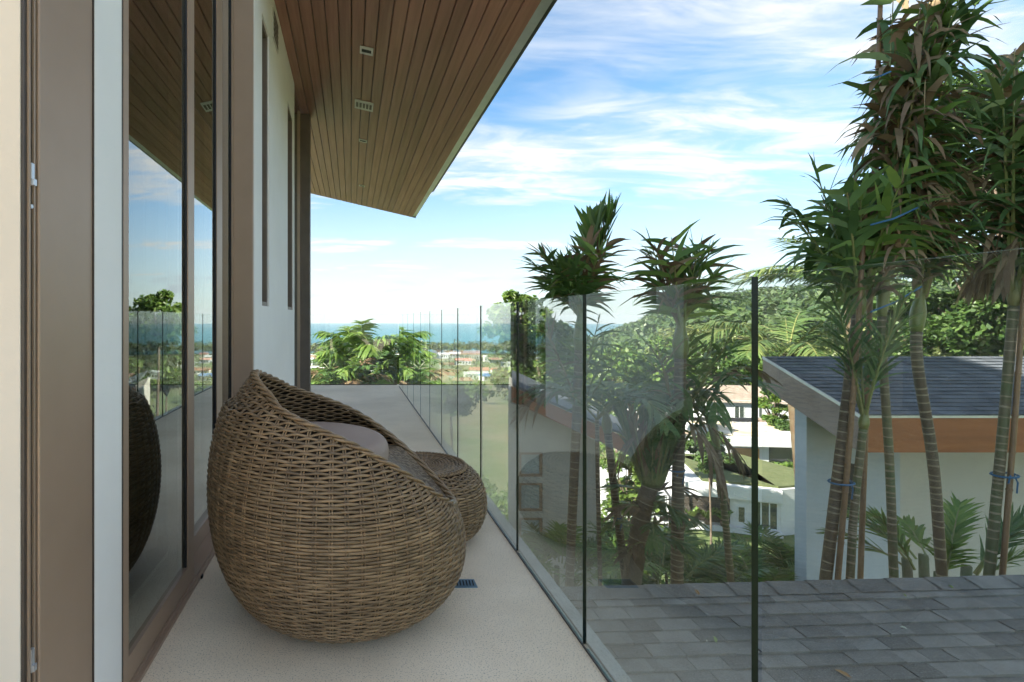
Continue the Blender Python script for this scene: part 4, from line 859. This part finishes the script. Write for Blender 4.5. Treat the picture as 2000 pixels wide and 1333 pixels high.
def broad_tree(label, base_xy, centre, rx, rz, m_, ncl=26, nl=7000, size=0.12, clr=0.35, group=None, seed=0, name='leafy_tree', trunk_r=None, hollow=0.35):
    z0 = gz(*base_xy) - 0.1; t = thing(name, label, 'tree', (base_xy[0], base_xy[1], z0), group); c = Vector(centre); b = Vector((base_xy[0], base_xy[1], z0))
    cs = []; rs = []
    for i in range(ncl):
        v = Vector((random.gauss(0, 1), random.gauss(0, 1), random.gauss(0, 1))).normalized() * random.uniform(hollow, 1.0) ** 0.6
        cs.append((c.x + v.x * rx, c.y + v.y * rx, c.z + v.z * rz)); rs.append(rx * clr * random.uniform(0.6, 1.25))
    r = trunk_r or max(0.05, rx * 0.06); m = MB(); fk = c - Vector((0, 0, rz * 0.9)) if c.z - rz > z0 else c - Vector((0, 0, rz * 0.6))
    m.tube(trunk_path([b, b.lerp(fk, 0.5) + Vector((r, -r, 0)), fk], 8), [r * (1 - 0.05 * i) for i in range(8)], 8)
    for i in range(min(14, ncl)):
        e = Vector(cs[i]); m.tube(trunk_path([fk, fk.lerp(e, 0.5) + Vector((random.uniform(-.1, .1), random.uniform(-.1, .1), 0.15)) * rx, e], 6), [r * 0.6 * (1 - 0.17 * k) for k in range(6)], 5)
    m.build('trunk', bark_m, t, smooth=True)
    quads('crown', leaves(cs, rs, nl, size), m_, t); return t
def bt(label, px, py, d, rpx, hpx, m_, ncl, nl, leafpx, **k):
    c = P(px, py, d); broad_tree(label, (c.x, c.y), tuple(c), rpx / F * d, hpx / F * d, m_, ncl, nl, leafpx / F * d, **k)
bt('large airy small leaved tree behind the palm with the dry skirt', 1985, 350, 13.5, 130, 290, leaf2, 60, 26000, 5.5, clr=0.30, hollow=0.1)
bt('dense dark tree filling the gap over the pavilion ridge', 1905, 590, 15.5, 120, 110, leaf2, 30, 11000, 6, clr=0.4)
bt('dark tree standing left of the dense tree over the pavilion ridge', 1790, 640, 17, 90, 70, leaf2, 22, 6000, 5.5, clr=0.4)
bt('bright layered tree topping the balustrade right of the sea', 1010, 620, 24, 62, 46, leaf1, 34, 7000, 5.5, clr=0.36)
bt('lower bright green tree massed under the layered tree', 1055, 690, 25, 62, 70, leaf1, 30, 8000, 6, clr=0.42)
bt('shaded green tree at the left edge of the bright layered tree', 1000, 720, 26, 40, 60, leaf2, 20, 4500, 6, clr=0.45)
bt('yellow green tree glowing behind the small headed palm', 1200, 730, 38, 60, 62, leaf1, 28, 6500, 5, clr=0.42)
bt('rounded green tree behind the ragged spiky palm', 1290, 720, 45, 60, 55, leaf1, 28, 6000, 4.5, clr=0.42)
bt('dark tree crown right of the ragged spiky palm', 1400, 705, 60, 55, 45, leaf2, 26, 5500, 4, clr=0.42)
bt('sunlit tree behind the tiled roof white house', 1455, 705, 66, 50, 45, leaf1, 26, 5500, 4, clr=0.42)
bt('olive tree on the rise behind the tiled house', 1370, 668, 95, 70, 30, leaf3, 26, 5500, 3.2, clr=0.4)
bt('second olive tree on the rise, beneath the wooded hill', 1460, 668, 100, 60, 30, leaf3, 26, 5000, 3.2, clr=0.4)
bt('pale green tree between gabled villa and orange roof', 1225, 790, 30, 45, 40, leaf1, 20, 4500, 4.5, clr=0.42)
bt('small garden tree with thin trunk beside the tiled white house', 1512, 790, 42, 28, 42, leaf1, 18, 2600, 3.6, clr=0.36, trunk_r=0.14)
bt('low round shrub tree above the flat screed roof', 1548, 836, 40, 24, 14, leaf2, 12, 1800, 3.4, clr=0.5)
bt('dark feathery tree in front of the flat roofed house', 1385, 880, 22, 38, 42, leaf2, 18, 4500, 4.2, clr=0.42)
bt('green shrub crown at the corner of the pavilion wall', 1562, 820, 36, 16, 34, leaf1, 12, 1500, 3.6, clr=0.5)
bt('bright green shrub behind the twin palm stems', 1228, 950, 17, 46, 60, leaf1, 24, 5200, 5, clr=0.45)
bt('yellow leaved garden shrub below the flat villa balcony', 1385, 1100, 19, 34, 20, leaf1, 16, 3000, 4.5, clr=0.45)
bt('tall garden bush at the foot of the white modern villa', 1470, 1108, 17, 36, 20, leaf1, 16, 3200, 5, clr=0.45)
bt('low hedge like shrub behind the garden steps rail', 1300, 1080, 14, 55, 28, leaf2, 18, 4200, 5, clr=0.42)
bt('mossy green shrub beside the gabled villa window', 1050, 1075, 9.5, 48, 38, leaf3, 16, 3500, 6, clr=0.42)
bt('feathery pale tree beyond the end balustrade, next to the corner post', 630, 742, 26, 34, 26, leaf3, 18, 3500, 5, clr=0.45)
bt('tree crown half hidden by the bushy palm clump', 720, 752, 27, 60, 24, leaf1, 18, 4000, 5.5, clr=0.45)
bt('green tree below the outer corner of the balustrade', 880, 775, 27, 60, 24, leaf1, 18, 4000, 5, clr=0.45)

# wood on the far hill, coast and valley: masses nobody could count
def wood(name, pts, hs, m_, label, per=26, leaf=0.34):
    V = []
    for (x, y), h in zip(pts, hs):
        z = gz(x, y); cs = [(x + random.gauss(0, 0.16) * h, y + random.gauss(0, 0.16) * h, z + h * (0.45 + 0.45 * random.random())) for _ in range(5)]
        V.append(leaves(cs, [h * 0.3] * 5, per, h * leaf * 0.42, flat=0.8))
    V = np.concatenate(V); o = quads(name, V, m_, origin=(float(V[..., 0].mean()), float(V[..., 1].mean()), float(V[..., 2].min()))); tag(o, label, 'wood', kind='stuff')
def sector(n, a0, a1, d0, d1, pw=1.0):
    a = np.random.uniform(a0, a1, n); d = d0 + (d1 - d0) * np.random.random(n) ** pw; return np.stack([np.tan(a) * d, d], 1)
p = sector(4200, 0.40, 1.02, 190, 900, 1.25); wood('hill_wood', p, np.random.uniform(9, 16, len(p)), leaf4, 'dense green wood covering the far hill', 34)
p = sector(700, 0.36, 0.98, 105, 210); wood('valley_wood', p, np.random.uniform(6, 11, len(p)), leaf3, 'sunlit green wood at the foot of the hill', 60, 0.26)
p = np.concatenate([sector(650, -0.6, 0.42, 860, 985), sector(130, -0.06, 0.05, 560, 860)]); wood('coastal_wood', p, np.random.uniform(11, 22, len(p)), leaf3, 'pale line of trees along the shore', 40)
p = sector(700, -0.6, 0.42, 330, 850); wood('town_greenery', p, np.random.uniform(4, 10, len(p)), leaf3, 'scattered green trees among the town houses', 36)

p = sector(900, -0.35, 0.80, 13.5, 95, 1.3); p = p[(hgt(p[:, 0], p[:, 1]) < -6.2) & ~((p[:, 0] / p[:, 1] > 0.60) & (p[:, 1] < 32))]
wood('hillside_shrubs', p, np.random.uniform(0.9, 2.1, len(p)) * (1 + p[:, 1] / 90), leaf1, 'low green shrubs and undergrowth covering the slope', 90, 0.2)
p = sector(650, -0.05, 0.50, 8.8, 32, 1.1)
wood('slope_groundcover', p, np.random.uniform(0.5, 1.1, len(p)) * (1 + p[:, 1] / 40), leaf2, 'leafy ground cover on the bank below the balcony', 70, 0.2)
# ---------------------------------------------------------------- houses in the valley
def MR(c, rz): return Matrix.Translation(c) @ Matrix.Rotation(rz, 4, 'Z')
def win(parent, M, x0, x1, y, z0, z1, muls=1, fm=None):
    m = MB(); f = 0.05
    m.box(x0, x0 + f, y - 0.04, y - 0.001, z0, z1, M=M); m.box(x1 - f, x1, y - 0.04, y - 0.001, z0, z1, M=M); m.box(x0 + f, x1 - f, y - 0.04, y - 0.001, z0, z0 + f, M=M); m.box(x0 + f, x1 - f, y - 0.04, y - 0.001, z1 - f, z1, M=M)
    for k in range(muls): c = x0 + (x1 - x0) * (k + 1) / (muls + 1); m.box(c - 0.03, c + 0.03, y - 0.04, y - 0.001, z0 + f, z1 - f, M=M)
    w = m.build('window', fm or villa_m, parent); m = MB(); m.box(x0 + f, x1 - f, y - 0.016, y - 0.0015, z0 + f, z1 - f, M=M); m.build('pane', dglass_m, w)
# white modern villa with lawn roof
c = P(1524, 1055, 30); gzv = c.z - 1.6
vil = thing('modern_villa', 'white two storey modern villa with a lawn on its flat roof', 'house', (c.x, c.y, gzv))
Mv = Matrix.Translation((c.x, c.y, 0)) @ Matrix.Rotation(R(-20), 4, 'Z'); zf, zt_ = ZP(1037, 30), ZP(957, 30)
m = MB(); m.box(-5.2, 0, 0, 8, gzv, zt_ - 0.75, M=Mv); m.build('wall', villa_m, vil)
m = MB(); m.box(-5.5, 0.02, -0.25, 8, zt_ - 0.75, zt_, M=Mv); m.build('roof_slab', villa_m, vil)
m = MB(); Mr = Matrix.Translation((c.x, c.y, 0)) @ Matrix.Rotation(R(12), 4, 'Z'); m.box(0.02, 5, 0, 7, gzv, zt_ - 0.01, M=Mr); m.build('side_wing', villa_m, vil)
m = MB(); m.box(-3.8, -0.1, 0.3, 7, zt_ + 0.001, zt_ + 0.12, M=Mv); m.box(0.1, 4.8, 0.2, 7, zt_ + 0.001, zt_ + 0.12, M=Mr); m.build('roof_lawn', lawn_m, vil)
win(vil, Mv, -1.35, -0.12, -0.002, zf + 0.0, zf + 1.6, 2); win(vil, Mv, -2.1, -1.7, -0.002, zf + 0.2, zf + 1.2, 0)
m = MB(); m.box(-5.0, -2.5, -0.05, -0.001, zf + 0.1, zf + 1.62, M=Mv); op = m.build('opening_shade_panel', darkwood_shade_m, vil)  # flat dark panel; the shade of the opening is put into its colour
for k in range(6): m = MB(); m.box(-5.0, -2.5, -0.09, -0.051, zf + 0.92 + k * 0.115, zf + 1.0 + k * 0.115, M=Mv); m.build('blind_slat', darkwood_shade_m, op)
m = MB(); m.box(-5.0, -2.5, -0.12, -0.055, zf + 0.1, zf + 0.5, M=Mv); m.build('balcony_front', darkwood_shade_m, vil)
m = MB(); m.box(-5.4, 0.02, -0.35, -0.001, zf - 0.42, zf - 0.02, M=Mv); m.build('balcony_slab', villa_m, vil)
for k in range(10): m = MB(); m.box(-2.4, -1.7, -0.06, -0.001, zf - 1.6 + k * 0.115, zf - 1.55 + k * 0.115, M=Mv); m.build('louvre', wall_m, vil)
m = MB(); m.box(-9.0, -5.6, 0.4, 7, gzv, zt_ - 1.2, M=Mv); m.build('garage_block', villa_m, vil)
win(vil, Mv, -7.0, -5.75, 0.398, zf + 0.0, zf + 1.3, 1)
# planters on the villa balcony
def planter_plant(label, c, L, n, potr, group):
    t = thing('potted_plant', label, 'plant', c, group); m = MB(); m.lathe([(potr * 0.7, 0), (potr, potr * 0.5), (potr * 1.05, potr * 1.4), (potr * 0.9, potr * 1.5)], c, 12); m.build('pot', pot_m, t, smooth=True)
    for i in range(n):
        a = i * 2.4; frond(t, 'frond', frond_y, shaft_m, (c[0], c[1], c[2] + potr * 1.4), (math.cos(a) * random.uniform(.2, .8), math.sin(a) * random.uniform(.2, .8), 1), L * random.uniform(0.7, 1.1), 0.8 / L * 0.8, 7, L * 0.35, L * 0.06, 0.8, 0.8, start=0.2)
for k in range(3): q = Mv @ Vector((-4.5 + k * 0.8, -0.3, zf - 0.02)); planter_plant('leafy plant on the modern villa balcony ledge', tuple(q), 0.9, 9, 0.16, 'plants on the modern villa balcony')
# flat roofed house behind it
c = P(1422, 868, 38); g2 = ZP(955, 38) - 2.5
fh = thing('flat_roofed_house', 'low white house with a stained flat roof and a wooden panel', 'house', (c.x + 5, c.y + 3, g2)); Mf = Matrix.Translation((c.x, c.y, 0)) @ Matrix.Rotation(R(-6), 4, 'Z')
zr_ = ZP(853, 38)
m = MB(); m.box(-0.25, 13, -0.4, 6, zr_ - 0.62, zr_, M=Mf); m.build('roof_slab', villa_m, fh); m = MB(); m.box(0.1, 12.6, 0.1, 5.6, zr_ + 0.001, zr_ + 0.06, M=Mf); m.build('roof_screed', sand_m, fh)
for k in range(3): m = MB(); m.box(2.5 + k * 2.0, 4.1 + k * 2.0, 0.5 + k * 0.8, 0.62 + k * 0.8, zr_ + 0.061, zr_ + 0.2, M=Mf); m.build('roof_kerb', villa_m, fh)
m = MB(); m.box(0.0, 0.3, 0, 4, g2, zr_ - 0.621, M=Mf); m.box(0.3, 3.0, 0.3, 4, g2, zr_ - 0.621, M=Mf); m.box(3.0, 13, 2.4, 4, g2, zr_ - 0.621, M=Mf); m.build('wall', villa_m, fh)
m = MB(); m.box(0.5, 2.3, 0.22, 0.299, zr_ - 2.1, zr_ - 0.9, M=Mf); m.build('wood_panel', woodpanel_m, fh)
m = MB(); m.box(3.2, 12, 2.32, 2.399, zr_ - 2.8, zr_ - 0.7, M=Mf); m.build('dark_glazing', dglass_m, fh)
for k in range(4): m = MB(); m.box(4.0 + k * 2, 4.1 + k * 2, 2.28, 2.319, zr_ - 2.8, zr_ - 0.7, M=Mf); m.build('mullion', villa_m, fh)
m = MB(); m.box(0, 13, -0.8, 2.3, zr_ - 3.3, zr_ - 2.95, M=Mf); m.build('terrace', villa_m, fh)
for k in range(8): q = Mf @ Vector((3.0 + k * 0.42, -0.45 + random.uniform(-.05, .05), zr_ - 2.95)); planter_plant('palm like plant in a clay pot on the flat house terrace', tuple(q), 1.15, 10, 0.2, 'row of potted plants on the terrace')
# tiled houses
def tiled_roof(parent, M, x0, x1, y0, y1, ze, zr2, m_, ov=0.4, hip=0.0, rows=14):
    """Gable or hip roof with the ridge along x; front and back slopes as stepped tile courses."""
    ym = (y0 + y1) / 2; rf = None
    for sgn, ya in ((1, y0 - ov), (-1, y1 + ov)):
        m = MB(); n = rows
        for i in range(n):
            t0, t1 = i / n, (i + 1) / n; ya0 = ya + (ym - ya) * t0; ya1 = ya + (ym - ya) * t1; z0 = ze + (zr2 - ze) * t0; z1 = ze + (zr2 - ze) * t1; h0, h1 = hip * t0, hip * t1
            nx = 12 if sgn == 1 else 1
            for k in range(nx):
                xa = x0 - ov + h0 + (x1 - x0 + 2 * ov - 2 * h0) * k / nx; xb = x0 - ov + h0 + (x1 - x0 + 2 * ov - 2 * h0) * (k + 1) / nx
                xc = x0 - ov + h1 + (x1 - x0 + 2 * ov - 2 * h1) * k / nx; xd = x0 - ov + h1 + (x1 - x0 + 2 * ov - 2 * h1) * (k + 1) / nx
                m.add([M @ Vector(q) for q in ((xa, ya0, z0 + 0.05), (xb, ya0, z0 + 0.05), (xd, ya1, z1 + 0.0), (xc, ya1, z1 + 0.0), (xa, ya0, z0), (xb, ya0, z0))], [(0, 1, 2, 3), (4, 5, 1, 0)])
        o = m.build('tile_slope', m_, parent); o['kind'] = 'stuff'
    for sx, xe, s_ in ((x0 - ov, x0 - ov + hip, -1), (x1 + ov, x1 + ov - hip, 1)):
        m = MB(); m.add([M @ Vector(q) for q in ((sx, y0 - ov, ze), (sx, y1 + ov, ze), (xe, ym, zr2))], [(0, 1, 2)]); m.build('roof_end' if hip else 'gable', m_ if hip else villa_m, parent)
c = P(1432, 812, 52); g3 = c.z - 2.0
th = thing('tiled_white_house', 'white house with brown grey tiled roof and three dark windows', 'house', (c.x, c.y + 3, g3)); Mt = Matrix.Translation((c.x, c.y, 0)) @ Matrix.Rotation(R(-12), 4, 'Z')
zt2 = ZP(786, 52); m = MB(); m.box(-2.3, 5.5, 0, 6, g3, zt2 + 0.2, M=Mt); m.build('wall', villa_m, th)
for x0, x1, h in ((-1.9, -1.05, 1.5), (0.1, 1.0, 1.25), (1.9, 2.6, 1.1)): win(th, Mt, x0, x1, -0.002, zt2 - 0.35 - h, zt2 - 0.35, 1)
tiled_roof(th, Mt, -2.3, 5.5, 0, 6, zt2, ZP(752, 55), tile_m, hip=2.2, rows=14)
c = P(1360, 852, 44); g4 = c.z - 3
lh = thing('low_tiled_house', 'low house showing only its weathered dark brown tiled roof', 'house', (c.x + 3, c.y + 3, g4)); Ml = Matrix.Translation((c.x, c.y, 0)) @ Matrix.Rotation(R(-4), 4, 'Z')
m = MB(); m.box(0, 9, 0, 6, g4, c.z, M=Ml); m.build('wall', villa_m, lh); tiled_roof(lh, Ml, 0, 9, 0, 6, c.z, ZP(815, 47), tile2_m, hip=1.8, rows=14)
c = P(1262, 806, 58); g5 = c.z - 3
oh = thing('orange_roofed_house', 'white house with a bright orange tiled roof', 'house', (c.x + 1, c.y + 2, g5)); Mo = Matrix.Translation((c.x, c.y, 0))
m = MB(); m.box(-0.3, 2.9, 0, 4, g5, ZP(789, 58), M=Mo); m.build('wall', villa_m, oh); tiled_roof(oh, Mo, -0.3, 2.9, 0, 4, ZP(789, 58), ZP(777, 60), tileo_m, hip=0.6, rows=6, ov=0.3)
c = P(1290, 842, 40); g6 = c.z - 3
ph = thing('garden_pavilion', 'small open pavilion with grey hipped roof and orange eaves', 'pavilion', (c.x, c.y + 1.5, g6)); Mp = Matrix.Translation((c.x, c.y, 0))
for k, (a, b) in enumerate(((-1.2, 0), (1.1, 0), (-1.2, 2.4), (1.1, 2.4))): m = MB(); m.box(a, a + 0.12, b, b + 0.12, g6, ZP(832, 40), M=Mp); m.build('post', villa_m, ph)
m = MB(); m.box(-1.6, 1.6, -0.3, 2.8, ZP(838, 40), ZP(829, 40), M=Mp); m.build('eaves_board', orange_m, ph); tiled_roof(ph, Mp, -1.3, 1.3, 0, 2.5, ZP(828, 40), ZP(812, 41), tile_m, hip=1.3, rows=7, ov=0.4)
c = P(1545, 822, 56); g7 = c.z - 2
bh = thing('far_white_house', 'white house frame with dark openings behind the garden tree', 'house', (c.x, c.y + 2, g7)); Mb = Matrix.Translation((c.x, c.y, 0)) @ Matrix.Rotation(R(10), 4, 'Z')
m = MB(); m.box(-3.2, 1.6, 0, 4, g7, ZP(782, 56), M=Mb); m.build('wall', villa_m, bh); win(bh, Mb, -0.9, 0.2, -0.002, ZP(822, 56), ZP(788, 56), 0); win(bh, Mb, 0.45, 1.35, -0.002, ZP(822, 56), ZP(786, 56), 0)
tiled_roof(bh, Mb, -3.2, 1.6, 0, 4, ZP(782, 56), ZP(770, 58), tile_m, rows=8, ov=0.3)

# garden steps rail
t = thing('garden_rail', 'thin grey metal rail climbing the garden steps among the plants', 'railing', tuple(P(1370, 1150, 9.5)))
a, b = P(1350, 1113, 9.5), P(1418, 1078, 10.2); a2, b2 = P(1370, 1150, 9.5), P(1420, 1118, 10.2)
for q0, q1 in ((a, b), (a2, b2)): m = MB(); m.tube([q0, q1], 0.014, 6); m.build('rail', metal_m, t)
for k in range(14): f = k / 13; m = MB(); m.tube([a.lerp(b, f), a2.lerp(b2, f) - Vector((0, 0, 0.05))], 0.006, 5); m.build('baluster', metal_m, t)
for f in (0, 1): q = a.lerp(b, f); m = MB(); m.tube([q, Vector((q.x, q.y, gz(q.x, q.y) - 0.1))], 0.016, 6); m.build('post', metal_m, t)

# ---------------------------------------------------------------- town by the sea
def town_house(x, y, w, dp, h, rz, roof, rh, label, name='town_house', wallm=villa_m, group='small houses of the town below'):
    z = gz(x, y) - 0.3; t = thing(name, label, 'house', (x, y, z), group); M = MR((x, y, z), rz)
    m = MB(); m.box(-w / 2, w / 2, -dp / 2, dp / 2, 0, h, M=M); m.build('wall', wallm, t)
    m = MB(); o = 0.6
    if rh > 0: m.prism([(-w / 2 - o, -dp / 2 - o, h + 0.01), (-w / 2 - o, dp / 2 + o, h + 0.01), (-w / 2 - o, 0, h + rh)], (w + 2 * o, 0, 0), M=M)
    else: m.box(-w / 2 - 0.2, w / 2 + 0.2, -dp / 2 - 0.2, dp / 2 + 0.2, h + 0.01, h + 0.5, M=M)
    m.build('roof', roof, t)
    nw = max(2, int(w / 3.5))
    for k in range(nw): c_ = -w / 2 + (k + 0.5) * w / nw; m = MB(); m.box(c_ - 0.8, c_ + 0.8, -dp / 2 - 0.06, -dp / 2 - 0.01, h * 0.35, h * 0.75, M=M); m.build('window', dglass_m, t)
kinds = [(red_m, 3.0, 'small far house with red roof in the town below'), (greyroof_m, 2.2, 'small far house with pale grey roof in the town below'), (pinkroof_m, 2.6, 'small far house with faded brick roof in the town below'), (villa_m, 0, 'small far white flat roofed house in the town below')]
random.seed(21)
for i in range(76):
    az = random.uniform(-0.12, 0.40) if i < 64 else random.uniform(-0.5, -0.12); d = random.uniform(440, 840)
    k = random.choice(kinds); town_house(math.tan(az) * d, d, random.uniform(9, 20), random.uniform(8, 13), random.uniform(3.5, 7.5), random.uniform(-0.4, 0.4), k[0], k[1], k[2])
town_house(XP(900, 760), 760, 56, 16, 9, 0.03, pinkroof_m, 5.5, 'long low hotel with faded brick roof near the shore', 'town_hotel', group=None)
town_house(XP(850, 800), 800, 34, 14, 8, -0.1, pinkroof_m, 5, 'shorter brick roofed hotel wing next to the long hotel', 'town_hotel', group=None)
town_house(XP(640, 700), 700, 50, 16, 7, 0.1, pinkroof_m, 5, 'wide brick roofed hall beside the corner post in the town', 'town_hall', group=None)
town_house(XP(958, 505), 505, 20, 12, 5, 0.2, blue_m, 2.2, 'shed with a light blue roof at the edge of the field', 'town_shed', group=None)
town_house(XP(930, 520), 520, 24, 12, 5, -0.1, greyroof_m, 2.4, 'long pale shed near the blue roofed shed', 'town_shed', group=None)
town_house(XP(975, 560), 560, 16, 10, 5, 0.1, red_m, 2.6, 'red roofed store near the blue roofed shed', 'town_store', group=None)
# radio mast on the shore
bx = XP(659, 900); q = Vector((bx, 900, gz(bx, 900))); m = MB(); m.tube([q, q + Vector((0, 0, 27))], [0.9, 0.5], 6); tag(m.build('radio_mast', mat('mast_red_white', (0.7, 0.35, 0.3), (0.8, 0.8, 0.8), rough=0.6, scale=0.2)), 'thin red and white radio mast above the shore trees', 'mast')

# ---------------------------------------------------------------- air
hm, N, L = new_mat('haze_air'); out = N.new('ShaderNodeOutputMaterial'); pv = N.new('ShaderNodeVolumePrincipled'); pv.inputs['Color'].default_value = (0.86, 0.93, 1, 1)
pv.inputs['Density'].default_value = 0.00008; pv.inputs['Anisotropy'].default_value = 0.2; L.new(pv.outputs[0], out.inputs['Volume'])
m = MB(); m.box(-9100, 9100, -9100, 9100, -92, 60); tag(m.build('haze', hm, origin=(0, 0, -92)), 'thin blue sea haze softening the far hill and shore', 'haze', kind='stuff')
